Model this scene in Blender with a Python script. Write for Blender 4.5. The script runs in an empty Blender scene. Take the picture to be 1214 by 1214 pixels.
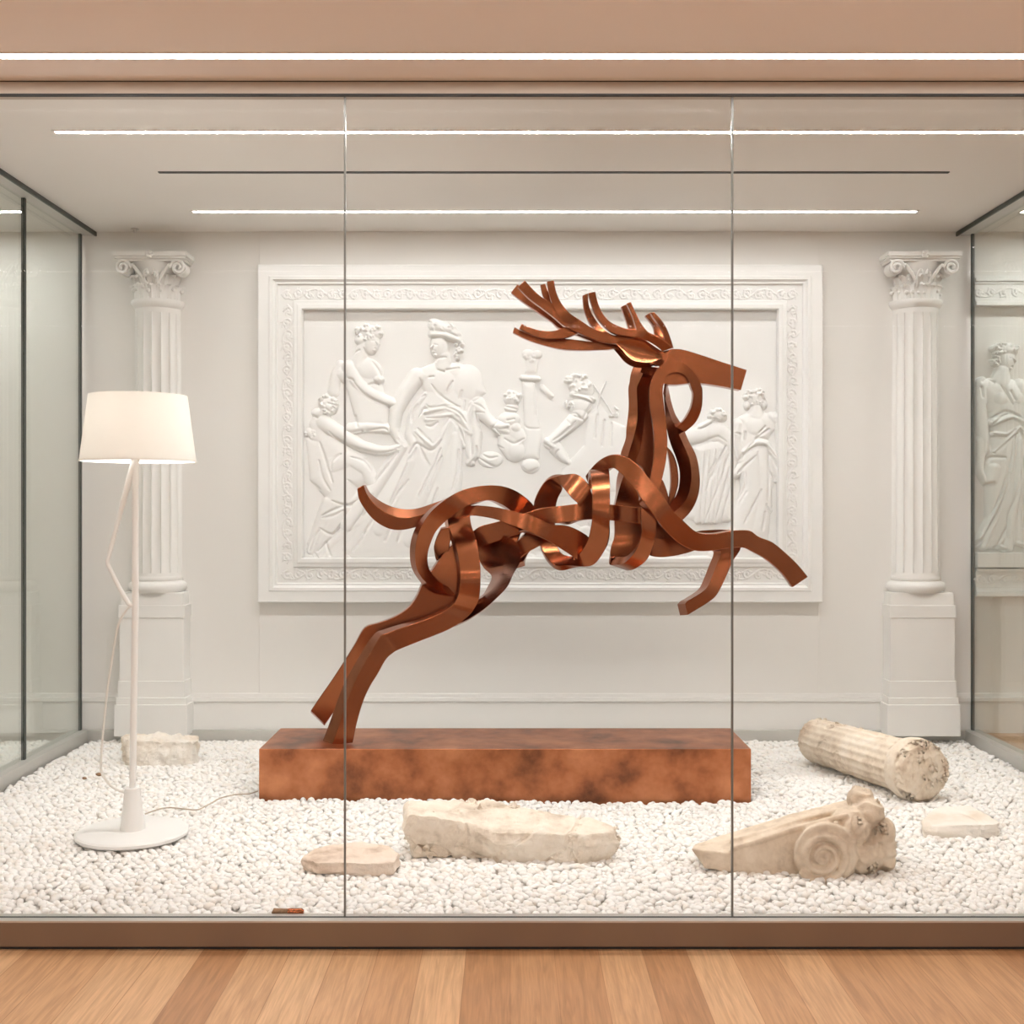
EXPO = -0.2
import bpy, bmesh, math, random
import numpy as np
from mathutils import Vector, Matrix, noise
random.seed(7)
PI = math.pi
C = bpy.context.scene.collection
F0, CX, CY, CAMY, EYE = 1400.0, 605.0, 600.0, -4.03, 1.5

def P(px, py, d):                       # a point seen at (px,py), d metres in front of the camera
    return Vector(((px-CX)*d/F0, CAMY+d, EYE-(py-CY)*d/F0))
def G(px, py, z):                       # the point seen at (px,py) that lies at height z
    return P(px, py, (EYE-z)*F0/(py-CY))

# ------------------------------------------------------------------ helpers
def link(name, me, mat=None, parent=None, smooth=None):
    o = bpy.data.objects.new(name, me); C.objects.link(o)
    if mat: me.materials.append(mat)
    if parent: o.parent = parent
    if smooth is not None:
        me.polygons.foreach_set('use_smooth', [True]*len(me.polygons))
        if smooth: me.set_sharp_from_angle(angle=math.radians(smooth))
    return o
def obj(name, bm, mat, parent=None, smooth=None):
    me = bpy.data.meshes.new(name); bmesh.ops.recalc_face_normals(bm, faces=bm.faces)
    bm.to_mesh(me); bm.free()
    return link(name, me, mat, parent, smooth)
def pyobj(name, vs, fs, mat, parent=None, smooth=None):
    me = bpy.data.meshes.new(name); me.from_pydata([tuple(v) for v in vs], [], fs); me.update()
    return link(name, me, mat, parent, smooth)
def bev(o, w=.003, n=2, ang=35):
    m = o.modifiers.new('bevel', 'BEVEL'); m.width = w; m.segments = n
    m.limit_method = 'ANGLE'; m.angle_limit = math.radians(ang); m.harden_normals = True
    o.data.polygons.foreach_set('use_smooth', [True]*len(o.data.polygons))
    return o
def tag(o, label=None, cat=None, group=None, kind=None):
    if label: o['label'] = label
    if cat: o['category'] = cat
    if group: o['group'] = group
    if kind: o['kind'] = kind
    return o
def thing(name, label, cat, loc=(0, 0, 0), group=None):
    o = bpy.data.objects.new(name, None); C.objects.link(o); o.location = loc; o.empty_display_size = .1
    bpy.context.view_layer.update()
    return tag(o, label, cat, group)
def adopt(root, *parts):                # world-space meshes become children of a root that stands elsewhere
    for p in parts:
        p.parent = root; p.matrix_parent_inverse = Matrix.Translation(-Vector(root.location))
def box(bm, x0, x1, y0, y1, z0, z1):
    r = bmesh.ops.create_cube(bm, size=1)
    bmesh.ops.transform(bm, verts=r['verts'], matrix=Matrix.Translation(((x0+x1)/2, (y0+y1)/2, (z0+z1)/2)) @ Matrix.Diagonal((x1-x0, y1-y0, z1-z0, 1)))
    return r['verts']
def boxo(name, x0, x1, y0, y1, z0, z1, mat, parent=None, b=0):
    bm = bmesh.new(); box(bm, x0, x1, y0, y1, z0, z1); o = obj(name, bm, mat, parent)
    if b: bev(o, b, 2)
    return o
def tube(pts, rads, seg=10, caps=True):
    pts = [Vector(p) for p in pts]; n = len(pts)
    if not hasattr(rads, '__len__'): rads = [rads]*n
    vs, fs = [], []; prev = None
    for i, p in enumerate(pts):
        t = (pts[min(i+1, n-1)]-pts[max(i-1, 0)]).normalized()
        if prev is None:
            u = t.orthogonal().normalized()
        else:
            u = (prev-t*prev.dot(t)).normalized()
        prev = u; v = t.cross(u)
        for k in range(seg):
            a = 2*PI*k/seg; vs.append(p+(u*math.cos(a)+v*math.sin(a))*rads[i])
    for i in range(n-1):
        for k in range(seg):
            k2 = (k+1) % seg; fs.append((i*seg+k, i*seg+k2, (i+1)*seg+k2, (i+1)*seg+k))
    if caps: fs.append(tuple(range(seg))[::-1]); fs.append(tuple(range((n-1)*seg, n*seg)))
    return vs, fs
def lathe(prof, seg=48, a0=0, a1=2*PI, rf=None, caps=False):   # prof: (radius, z)
    vs, fs = [], []; full = abs(a1-a0-2*PI) < 1e-6; m = seg if full else seg+1
    for (r, z) in prof:
        for k in range(m):
            a = a0+(a1-a0)*k/seg; rr = r*(rf(a, z) if rf else 1)
            vs.append(Vector((rr*math.cos(a), rr*math.sin(a), z)))
    for i in range(len(prof)-1):
        for k in range(seg):
            k2 = (k+1) % m if full else k+1
            fs.append((i*m+k, i*m+k2, (i+1)*m+k2, (i+1)*m+k))
    if caps:
        fs.append(tuple(range(m))[::-1]); fs.append(tuple(range((len(prof)-1)*m, len(prof)*m)))
    return vs, fs
def crom(P0, P1, P2, P3, t):
    return .5*((2*P1)+(-P0+P2)*t+(2*P0-5*P1+4*P2-P3)*t*t+(-P0+3*P1-3*P2+P3)*t**3)
def spline(pts, sub=6):
    pts = [Vector(p) for p in pts]; n = len(pts); out = []
    for i in range(n-1):
        a, b, c, d = pts[max(i-1, 0)], pts[i], pts[i+1], pts[min(i+2, n-1)]
        for k in range(sub): out.append(crom(a, b, c, d, k/sub))
    out.append(pts[-1]); return out

# ------------------------------------------------------------------ materials
def new_mat(name):
    m = bpy.data.materials.new(name); m.use_nodes = True
    nt = m.node_tree; b = nt.nodes['Principled BSDF']; return m, nt, b
def N(nt, t, **kw):
    n = nt.nodes.new(t)
    for k, v in kw.items():
        if k in n.inputs: n.inputs[k].default_value = v
        else: setattr(n, k, v)
    return n
def coords(nt, scale=(1, 1, 1), rot=(0, 0, 0), kind='Object'):
    tc = N(nt, 'ShaderNodeTexCoord'); mp = N(nt, 'ShaderNodeMapping')
    mp.inputs['Scale'].default_value = scale; mp.inputs['Rotation'].default_value = rot
    nt.links.new(tc.outputs[kind], mp.inputs['Vector']); return mp.outputs['Vector']
def ramp(nt, src, stops):
    r = N(nt, 'ShaderNodeValToRGB'); e = r.color_ramp.elements
    while len(e) < len(stops): e.new(.5)
    for i, (p, c) in enumerate(stops): e[i].position = p; e[i].color = tuple(c)+(1,) if len(c) == 3 else c
    nt.links.new(src, r.inputs['Fac']); return r.outputs['Color']
def bump(nt, b, src, strength, dist):
    n = N(nt, 'ShaderNodeBump', Strength=strength, Distance=dist)
    nt.links.new(src, n.inputs['Height']); nt.links.new(n.outputs['Normal'], b.inputs['Normal'])
def simple(name, col, rough=.6, metal=0, var=.06, scale=4, bs=.0, bd=.002, bscale=60, spec=None):
    m, nt, b = new_mat(name); b.inputs['Roughness'].default_value = rough; b.inputs['Metallic'].default_value = metal
    if spec is not None: b.inputs['Specular IOR Level'].default_value = spec
    v = coords(nt); n = N(nt, 'ShaderNodeTexNoise', Scale=scale, Detail=4.0); nt.links.new(v, n.inputs['Vector'])
    lo = tuple(c*(1-var) for c in col); hi = tuple(min(1, c*(1+var)) for c in col)
    nt.links.new(ramp(nt, n.outputs['Fac'], [(.3, lo), (.7, hi)]), b.inputs['Base Color'])
    if bs:
        n2 = N(nt, 'ShaderNodeTexNoise', Scale=bscale, Detail=5.0); nt.links.new(v, n2.inputs['Vector'])
        bump(nt, b, n2.outputs['Fac'], bs, bd)
    return m
M = {}
M['wall'] = simple('wall_paint', (.80, .785, .755), .7, var=.01, scale=1, bs=.05, bscale=200, bd=.001)
M['ceil'] = simple('ceiling_paint', (.82, .79, .755), .75, var=.01, scale=1)
M['hallceil'] = simple('hall_ceiling_paint', (.93, .86, .815), .75, var=.01, scale=1)
M['trimw'] = simple('trim_paint', (.83, .82, .795), .5, var=.01, scale=2)
M['plaster'] = simple('plaster', (.84, .84, .825), .6, var=.015, scale=5, bs=.12, bscale=90, bd=.002)
M['colplaster'] = simple('column_plaster', (.83, .82, .795), .6, var=.02, scale=6, bs=.1, bscale=120, bd=.002)
M['bronze'] = simple('bronze_frame', (.245, .175, .125), .42, metal=.55, var=.05, scale=3)
M['header'] = simple('header_frame', (.50, .44, .37), .5, metal=.0, var=.03, scale=3)
M['steel'] = simple('steel_lip', (.62, .60, .57), .35, metal=.8, var=.02)
M['gap'] = simple('dark_gap', (.03, .03, .03), .6, var=.05)
M['alu'] = simple('brushed_channel', (.58, .57, .54), .45, metal=.45, var=.04)
M['seal'] = simple('dark_seal', (.055, .065, .058), .4, var=.1)
M['seam'] = simple('glass_seam', (.16, .165, .15), .3, var=.1, spec=.8)
M['lampw'] = simple('white_enamel', (.86, .85, .83), .35, var=.005)
M['cable'] = simple('white_cable', (.80, .77, .72), .5, var=.02)
M['cordb'] = simple('thin_cord', (.50, .42, .33), .6, var=.1)
M['under'] = simple('bed_ground', (.60, .55, .49), .9, var=.25, scale=60)
M['chip'] = simple('brown_chip', (.30, .18, .10), .8, var=.3, scale=60)
def pebble_mat():
    m, nt, b = new_mat('white_pebble'); b.inputs['Roughness'].default_value = .55
    gi = N(nt, 'ShaderNodeTexNoise', Scale=22.0, Detail=1.0); v = coords(nt); nt.links.new(v, gi.inputs['Vector'])
    nt.links.new(ramp(nt, gi.outputs['Fac'], [(.25, (.82, .77, .71)), (.5, (.88, .865, .84)), (.75, (.91, .905, .89))]), b.inputs['Base Color'])
    n2 = N(nt, 'ShaderNodeTexNoise', Scale=150.0, Detail=3.0); nt.links.new(v, n2.inputs['Vector'])
    bump(nt, b, n2.outputs['Fac'], .15, .002); return m
M['pebble'] = pebble_mat()
def copper(name, light, mid, dark, rough, scale, bs=.0, det=6.0, rv=.05):
    m, nt, b = new_mat(name); b.inputs['Metallic'].default_value = 1.0
    v = coords(nt); n = N(nt, 'ShaderNodeTexNoise', Scale=scale, Detail=det, Roughness=.6); nt.links.new(v, n.inputs['Vector'])
    nt.links.new(ramp(nt, n.outputs['Fac'], [(.3, dark), (.5, mid), (.72, light)]), b.inputs['Base Color'])
    n3 = N(nt, 'ShaderNodeTexNoise', Scale=scale*3, Detail=det-1); nt.links.new(v, n3.inputs['Vector'])
    mr = N(nt, 'ShaderNodeMapRange'); mr.inputs['To Min'].default_value = rough-rv; mr.inputs['To Max'].default_value = rough+rv
    nt.links.new(n3.outputs['Fac'], mr.inputs['Value']); nt.links.new(mr.outputs['Result'], b.inputs['Roughness'])
    n2 = N(nt, 'ShaderNodeTexNoise', Scale=220.0, Detail=3.0); nt.links.new(v, n2.inputs['Vector'])
    if bs: bump(nt, b, n2.outputs['Fac'], bs, .002)
    return m
M['copper'] = copper('brushed_copper', (.33, .112, .050), (.295, .096, .041), (.26, .082, .034), .245, 3, 0, 2, .0)
M['plinth'] = copper('patinated_copper', (.66, .28, .14), (.46, .17, .08), (.16, .065, .04), .34, 4.5, .03)
def stone(name, a, b_, c, scale=6):
    m, nt, b = new_mat(name); b.inputs['Roughness'].default_value = .85
    v = coords(nt); n = N(nt, 'ShaderNodeTexNoise', Scale=scale, Detail=8.0, Roughness=.65); nt.links.new(v, n.inputs['Vector'])
    nt.links.new(ramp(nt, n.outputs['Fac'], [(.32, c), (.5, b_), (.68, a)]), b.inputs['Base Color'])
    n2 = N(nt, 'ShaderNodeTexNoise', Scale=70.0, Detail=6.0, Roughness=.7); nt.links.new(v, n2.inputs['Vector'])
    bump(nt, b, n2.outputs['Fac'], .5, .006); return m
M['stone'] = stone('weathered_limestone', (.86, .80, .71), (.78, .69, .58), (.55, .45, .35))
M['marble'] = stone('aged_marble', (.84, .76, .66), (.78, .67, .54), (.55, .42, .31), 8)
M['tanstone'] = stone('tan_sandstone', (.80, .69, .56), (.70, .58, .45), (.50, .39, .29), 9)
M['slab'] = stone('pale_slab', (.88, .85, .80), (.86, .80, .72), (.72, .60, .47), 3)
M['pink'] = stone('pinkish_stone', (.80, .70, .61), (.76, .63, .52), (.52, .38, .28), 7)
def wood():
    m, nt, b = new_mat('oak_boards'); b.inputs['Roughness'].default_value = .38
    v = coords(nt, rot=(0, 0, PI/2))
    br = N(nt, 'ShaderNodeTexBrick', Scale=1.0); br.offset = .37
    br.inputs['Color1'].default_value = (.0, .0, .0, 1); br.inputs['Color2'].default_value = (1, 1, 1, 1); br.inputs['Mortar'].default_value = (.5, .5, .5, 1)
    br.inputs['Mortar Size'].default_value = .0012; br.inputs['Brick Width'].default_value = 1.9; br.inputs['Row Height'].default_value = .148
    br.inputs['Mortar Smooth'].default_value = .0
    nt.links.new(v, br.inputs['Vector'])
    v2 = coords(nt, scale=(14, .9, 1)); ng = N(nt, 'ShaderNodeTexNoise', Scale=3.0, Detail=8.0, Distortion=1.2); nt.links.new(v2, ng.inputs['Vector'])
    v3 = coords(nt, scale=(90, 3, 1)); nf = N(nt, 'ShaderNodeTexNoise', Scale=2.0, Detail=4.0); nt.links.new(v3, nf.inputs['Vector'])
    base = ramp(nt, br.outputs['Color'], [(0, (.40, .20, .09)), (.35, (.48, .26, .125)), (.7, (.53, .30, .15)), (1, (.62, .38, .205))])
    g = ramp(nt, ng.outputs['Fac'], [(.35, (.82, .80, .78)), (.6, (1.05, 1.05, 1.05))]); f = ramp(nt, nf.outputs['Fac'], [(.3, (.86, .86, .86)), (.7, (1.05, 1.05, 1.05))])
    def mul(a, c):
        x = N(nt, 'ShaderNodeMix', data_type='RGBA', blend_type='MULTIPLY'); x.inputs['Factor'].default_value = 1
        nt.links.new(a, x.inputs[6]); nt.links.new(c, x.inputs[7]); return x.outputs[2]
    mort = ramp(nt, br.outputs['Fac'], [(0, (1, 1, 1)), (1, (.7, .62, .55))])
    nt.links.new(mul(mul(mul(base, g), f), mort), b.inputs['Base Color'])
    bump(nt, b, nf.outputs['Fac'], .05, .001); return m
M['wood'] = wood()
def glass(name, tint, r0=.042):
    m = bpy.data.materials.new(name); m.use_nodes = True; nt = m.node_tree; nt.nodes.clear()
    out = N(nt, 'ShaderNodeOutputMaterial'); mix = N(nt, 'ShaderNodeMixShader')
    tr = N(nt, 'ShaderNodeBsdfTransparent'); tr.inputs['Color'].default_value = tint+(1,)
    gl = N(nt, 'ShaderNodeBsdfGlossy'); gl.inputs['Roughness'].default_value = 0.0; gl.inputs['Color'].default_value = (1, 1, 1, 1)
    lw = N(nt, 'ShaderNodeLayerWeight', Blend=.5)
    pw = N(nt, 'ShaderNodeMath', operation='POWER'); pw.inputs[1].default_value = 5
    ml = N(nt, 'ShaderNodeMath', operation='MULTIPLY_ADD'); ml.inputs[1].default_value = 1-r0; ml.inputs[2].default_value = r0
    nt.links.new(lw.outputs['Facing'], pw.inputs[0]); nt.links.new(pw.outputs[0], ml.inputs[0]); nt.links.new(ml.outputs[0], mix.inputs['Fac'])
    nt.links.new(tr.outputs[0], mix.inputs[1]); nt.links.new(gl.outputs[0], mix.inputs[2]); nt.links.new(mix.outputs[0], out.inputs['Surface'])
    return m
M['glassf'] = glass('clear_glass', (.992, .996, .994), .001)
M['glasss'] = glass('side_glass', (.925, .945, .93), .05)
def emis(name, col, s):
    m = bpy.data.materials.new(name); m.use_nodes = True; nt = m.node_tree; b = nt.nodes['Principled BSDF']
    b.inputs['Base Color'].default_value = col+(1,); b.inputs['Emission Color'].default_value = col+(1,); b.inputs['Emission Strength'].default_value = s
    return m
M['strip'] = emis('led_diffuser', (1.0, .985, .965), 225.0)
M['stripb'] = emis('led_diffuser_back', (1.0, .985, .965), 36.0)
M['strips'] = emis('side_led_diffuser', (1.0, .985, .965), 90.0)
M['striph'] = emis('hall_led_diffuser', (1.0, .96, .925), 52.0)
M['bulb'] = emis('bulb_glass', (1.0, .98, .95), 300.0)
def shade_mat():
    m = bpy.data.materials.new('lamp_fabric'); m.use_nodes = True; nt = m.node_tree; nt.nodes.clear()
    out = N(nt, 'ShaderNodeOutputMaterial'); mix = N(nt, 'ShaderNodeMixShader'); mix.inputs['Fac'].default_value = .45
    d = N(nt, 'ShaderNodeBsdfDiffuse'); d.inputs['Color'].default_value = (.86, .84, .80, 1)
    t = N(nt, 'ShaderNodeBsdfTranslucent'); t.inputs['Color'].default_value = (.90, .875, .84, 1)
    nt.links.new(d.outputs[0], mix.inputs[1]); nt.links.new(t.outputs[0], mix.inputs[2]); nt.links.new(mix.outputs[0], out.inputs['Surface'])
    return m
M['shade'] = shade_mat()

# ------------------------------------------------------------------ the room
D2 = 7.3; YB = CAMY+D2; ZC = EYE+325*D2/F0; XL, XR = -2.644, 2.842
ZP = .07; ZH = 2.94; W0, W1 = -5.2, 5.2
def st(name, *a, **k):
    o = boxo(name, *a, **k); o['kind'] = 'structure'; return o
st('floor', W0, W1, -7.5, -.02, -.12, 0, M['wood'])
st('floor_pebble_bed', W0, XR, -.02, YB, -.12, .035, M['under'])
st('floor_side_room', XR, W1, -.02, YB, -.12, .10, M['wood'])
st('ceiling', W0, W1, -7.5, -.06, ZH, ZH+.1, M['hallceil'])
st('ceiling_display_case', W0, W1, -.06, YB+.1, ZC, ZC+.1, M['ceil'])
st('wall_bulkhead', W0, W1, -.06, .03, ZH, ZC, M['ceil'])
st('wall_back', W0, W1, YB, YB+.12, -.12, ZC, M['wall'])
st('wall_left', W0-.1, W0, -7.5, YB+.12, -.12, ZC, M['wall'])
st('wall_right', W1, W1+.1, -7.5, YB+.12, -.12, ZC, M['wall'])

def bx(px): return (px-CX)*D2/F0
def bz(py): return EYE-(py-CY)*D2/F0
st('trim_1', bx(308), bx(970.5), YB-.012, YB, bz(824), ZC, M['wall'], b=.003)
# skirting along the back wall, stepped profile
bm = bmesh.new(); box(bm, W0, W1, YB-.022, YB, .10, bz(831)); box(bm, W0, W1, YB-.032, YB, bz(831), bz(826)); box(bm, W0, W1, YB-.018, YB, bz(826), bz(821.5))
o = obj('baseboard_back', bm, M['trimw']); o['kind'] = 'structure'; bev(o, .003)
st('trim_2', XL, XR, YB-.05, YB, .03, bz(864), M['alu'], b=.004)
# header and sill of the glazing
st('trim_3', W0, W1, -.03, .03, 2.897, ZH, M['header'], b=.002)
st('trim_4', W0, W1, -.032, -.03, 2.937, ZH, M['gap'])
st('trim_21', W0, W1, -.031, -.012, 2.892, 2.897, M['gap'])
st('trim_5', W0, W1, -.045, .03, .012, .094, M['bronze'], b=.002)
st('trim_6', W0, W1, -.03, .02, 0, .012, M['gap'])
st('trim_7', W0, W1, -.045, -.012, .094, .100, M['steel'])
st('trim_8', W0, W1, -.012, -.003, .094, .101, M['gap'])
st('trim_20', W0, W1, -.003, .03, .094, .099, M['steel'])
# front panes and the seams between them
jx = [W0, (409-CX)*4.03/F0, (868-CX)*4.03/F0, W1]
for i in range(3):
    st('window_%d' % (i+1), jx[i]+.003, jx[i+1]-.003, -.006, .006, .101, 2.897, M['glassf'])
for i in (1, 2):
    st('trim_%d' % (8+i), jx[i]-.003, jx[i]+.003, -.007, .007, .101, 2.897, M['seam'])
# side panes, their seals, floor channels and ceiling tracks
yj = CAMY+2.644*F0/577
st('window_4', XL-.006, XL+.006, yj+.006, YB-.052, .125, ZC-.02, M['glasss'])
st('window_5', XL-.006, XL+.006, .03, yj-.006, .125, ZC-.02, M['glasss'])
st('window_6', XR-.006, XR+.006, .03, YB-.052, .125, ZC-.02, M['glasss'])
st('trim_11', XL-.008, XL+.008, YB-.052, YB-.03, .1, ZC-.02, M['seal'])
st('trim_12', XL-.009, XL+.010, yj-.012, yj+.012, .04, ZC-.02, M['seal'])
st('trim_13', XR-.008, XR+.008, YB-.052, YB-.03, .1, ZC-.02, M['seal'])
for n, X, s in (('trim_14', XL, 1), ('trim_15', XR, -1)):
    a, b_ = sorted((X-s*.05, X+s*.05)); st(n, a, b_, .03, YB-.001, .0, .123, M['alu'], b=.003)
for n, X, s in (('trim_16', XL, 1), ('trim_17', XR, -1)):
    a, b_ = sorted((X-s*.02, X+s*.085)); st(n, a, b_, .03, YB-.001, ZC-.022, ZC, M['alu'])
    a, b_ = sorted((X+s*.078, X+s*.088)); st('trim_%d' % (18+(s < 0)), a, b_, .03, YB-.001, ZC-.027, ZC-.001, M['seal'])

# ------------------------------------------------------------------ lights
def strip(name, label, x0, x1, y, z, w, mat, group=None):
    t = thing(name, label, 'light', ((x0+x1)/2, y, z), group)
    bm = bmesh.new()                                   # flush aluminium rim
    for a in ((x0-.012, x0, y-w/2-.006, y+w/2+.006), (x1, x1+.012, y-w/2-.006, y+w/2+.006), (x0, x1, y-w/2-.006, y-w/2), (x0, x1, y+w/2, y+w/2+.006)):
        box(bm, a[0], a[1], a[2], a[3], z-.004, z)
    adopt(t, obj('frame', bm, M['ceil']), boxo('diffuser', x0, x1, y-w/2, y+w/2, z-.003, z, mat))
    return t
def cz(py): return 1.695*F0/(CY-py)
d1, d2_, d3 = cz(156), cz(204), cz(250.5)
strip('strip_light', 'brightly lit ceiling strip nearest the front glass inside the display case', (66-CX)*d1/F0, 2.7, CAMY+d1, ZC, .029, M['strip'])
strip('strip_light', 'lit white ceiling strip above the back wall, farthest from the front glass', (229-CX)*d3/F0, (1086-CX)*d3/F0, CAMY+d3, ZC, .04, M['stripb'])
strip('strip_light', 'lit ceiling strip in the side room beyond the right glass', (1211-CX)*d3/F0, W1-.1, CAMY+d3, ZC, .04, M['strips'])
strip('strip_light', 'lit ceiling strip in the side room beyond the left glass', W0+.1, (26-CX)*d3/F0, CAMY+d3, ZC, .04, M['strips'])
dh = 1.44*F0/534.5
strip('strip_light', 'wide lit strip in the pinkish hall ceiling in front of the glass', W0+.1, W1-.1, CAMY+dh, ZH, .04, M['striph'])
for yy in (-3.2, -5.4):  # unseen strips added to brighten the hall and put glints on the copper
    strip('strip_light', 'added unseen fill light strip in the hall ceiling behind the viewpoint', W0+.1, W1-.1, yy, ZH, .06, M['striph'], 'added fill strips behind the viewpoint')
t = boxo('ceiling_slot', (188-CX)*d2_/F0, (1125-CX)*d2_/F0, CAMY+d2_-.012, CAMY+d2_+.012, ZC-.004, ZC+.001, M['gap'])
tag(t, 'dark narrow unlit slot in the ceiling between the two lit strips', 'track')
vs, fs = lathe([(0.001, -.022), (.008, -.022), (.010, -.006), (.024, -.004), (.024, 0)], 20)
pp = P(160, 272, 1.69*F0/(CY-272)); o = pyobj('ceiling_sensor', vs, fs, M['steel'], smooth=40); o.location = (pp.x, min(pp.y, YB-.06), ZC)
tag(o, 'tiny round sensor on the ceiling above the left pilaster', 'sensor')
# ------------------------------------------------------------------ the copper deer
DD = 6.05
ZO = {1: (600, 320, 7.5875), 2: (740, 320, 7.5875), 3: (720, 460, 7.5875), 4: (620, 530, 7.5875), 5: (740, 580, 7.5875), 6: (460, 560, 6.07), 7: (360, 700, 6.07), 8: (410, 560, 10.117), 0: (0, 0, 1.0)}
def zp(k, x, y):
    o = ZO[k]; return (o[0]+x/o[2], o[1]+y/o[2])
def ribbon(bm, sts, th=.05, sub=6, flip=1, ref=0, bow=0, closeflat=False):
    """sts: (zoom, ax, ay, bx, by, dA[, dB[, tx, ty[, dT]]]); the visible face spans A-B, the band is th thick behind it"""
    A, B, T = [], [], []
    for s in sts:
        k, ax, ay, bx_, by_, da = s[:6]; db = s[6] if len(s) > 6 and s[6] is not None else da
        A.append(P(*zp(k, ax, ay), DD+da)); B.append(P(*zp(k, bx_, by_), DD+db))
        if len(s) > 7:
            dt = s[9] if len(s) > 9 else da+th
            T.append(P(*zp(k, s[7], s[8]), DD+dt)-A[-1])
    a, b = spline(A, sub), spline(B, sub); n = len(a)
    if T: e = spline(T, sub)
    else:
        e = []; sg = None; nrm = []
        for i in range(n):
            t = ((a[min(i+1, n-1)]+b[min(i+1, n-1)])-(a[max(i-1, 0)]+b[max(i-1, 0)]))
            nrm.append(t.cross(b[i]-a[i]).normalized())
        r = min(n-1, ref*sub); sg = flip*(1 if nrm[r].y > 0 else -1)
        for i in range(n):
            if i and nrm[i].dot(nrm[i-1]) < -.2: nrm[i] = -nrm[i]
        e = [v*sg*th for v in nrm]
    m = 1 if not bow else 8
    rows = []
    for i in range(n):
        fr = []; bk = []
        for j in range(m+1):
            u = j/m; p = a[i].lerp(b[i], u)+Vector((0, bow*4*u*(1-u)*(b[i]-a[i]).length, 0))
            fr.append(bm.verts.new(p)); bk.append(bm.verts.new(p+e[i]))
        rows.append(fr+bk[::-1])
    L = len(rows[0])
    for i in range(n-1):
        for j in range(L):
            j2 = (j+1) % L
            bm.faces.new((rows[i][j], rows[i][j2], rows[i+1][j2], rows[i+1][j]))
    bm.faces.new(rows[0][::-1]); bm.faces.new(rows[-1])
def band(name, root, *ribs, **kw):
    bm = bmesh.new()
    for r in ribs:
        if isinstance(r, dict): ribbon(bm, **r)
        else: ribbon(bm, r, **kw)
    o = obj(name, bm, M['copper']); adopt(root, o); bev(o, .0035, 2, 30); return o

feet = G(395, 882, .31)
deer = thing('deer_sculpture', 'leaping stag sculpture of twisted brushed copper bands on a copper plinth', 'sculpture', (feet.x, feet.y, .31))
band('head', deer, [(2, 240, 745, 230, 850, .0), (2, 300, 745, 290, 850, -.02), (2, 385, 722, 330, 900, -.035), (2, 445, 711, 335, 1010, -.04), (2, 540, 720, 450, 1033, -.04), (2, 700, 768, 640, 1018, -.04), (2, 900, 835, 840, 1040, -.035), (2, 1103, 900, 1050, 1080, -.03)], th=.07)
EAR = [(2, -74, 655, -72, 662, -.10), (2, -30, 638, -25, 712, -.115), (2, 40, 627, 30, 775, -.12), (2, 110, 633, 100, 818, -.12), (2, 180, 655, 180, 832, -.115), (2, 250, 708, 250, 828, -.105), (2, 300, 752, 300, 812, -.09), (2, 337, 785, 337, 797, -.07)]
band('ear', deer, EAR, th=.012, bow=.13)
band('ear', deer, [(k, a-35, b+20, c-30, d+48, e+.15) for (k, a, b, c, d, e) in EAR], th=.014, bow=.12)
band('skull_band', deer, [(1, 960, 600, 960, 690, .05), (2, 20, 590, 10, 690, .05), (2, 110, 600, 90, 740, .05), (2, 190, 630, 160, 790, .05), (2, 270, 685, 240, 830, .04), (2, 350, 735, 320, 850, .03)], th=.03)
# antlers
near = [
 [(1, 1180, 600, 1080, 690, -.04), (1, 1000, 590, 1000, 665, -.06), (1, 900, 565, 880, 652, -.07), (1, 780, 525, 760, 612, -.08), (1, 680, 460, 640, 560, -.09), (1, 570, 390, 520, 500, -.09), (1, 470, 325, 430, 425, -.09), (1, 380, 280, 330, 348, -.09), (1, 280, 212, 205, 255, -.09), (1, 168, 95, 105, 153, -.09)],
 [(1, 430, 93, 367, 103, -.10), (1, 450, 195, 388, 212, -.10), (1, 495, 295, 425, 325, -.10), (1, 570, 385, 480, 425, -.10), (1, 670, 455, 580, 510, -.09)],
 [(1, 802, 195, 738, 208, -.10), (1, 828, 300, 768, 305, -.10), (1, 875, 400, 808, 405, -.10), (1, 950, 475, 870, 490, -.10), (1, 1060, 522, 960, 565, -.10), (2, 60, 533, 20, 595, -.10), (2, 185, 548, 100, 608, -.10), (2, 280, 592, 190, 632, -.09), (2, 370, 645, 280, 680, -.07), (2, 440, 702, 345, 735, -.05)],
 [(2, 60, 288, 22, 300, -.10), (2, 100, 375, 70, 400, -.10), (2, 150, 475, 105, 510, -.10), (2, 215, 558, 130, 560, -.10), (2, 270, 600, 180, 600, -.095)],
 [(2, 272, 382, 238, 384, -.07), (2, 335, 450, 290, 465, -.07), (2, 385, 530, 345, 545, -.06), (2, 420, 620, 370, 640, -.05), (2, 445, 705, 385, 700, -.04)],
]
br = [
 [(1, 140, 485, 118, 525, -.04), (1, 250, 530, 220, 578, -.04), (1, 350, 549, 330, 613, -.04), (1, 440, 545, 440, 615, -.05), (1, 530, 516, 545, 605, -.06), (1, 610, 510, 650, 570, -.06)],
]
band('antler', deer, *([dict(sts=s, th=.045) for s in near+br]))
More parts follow.
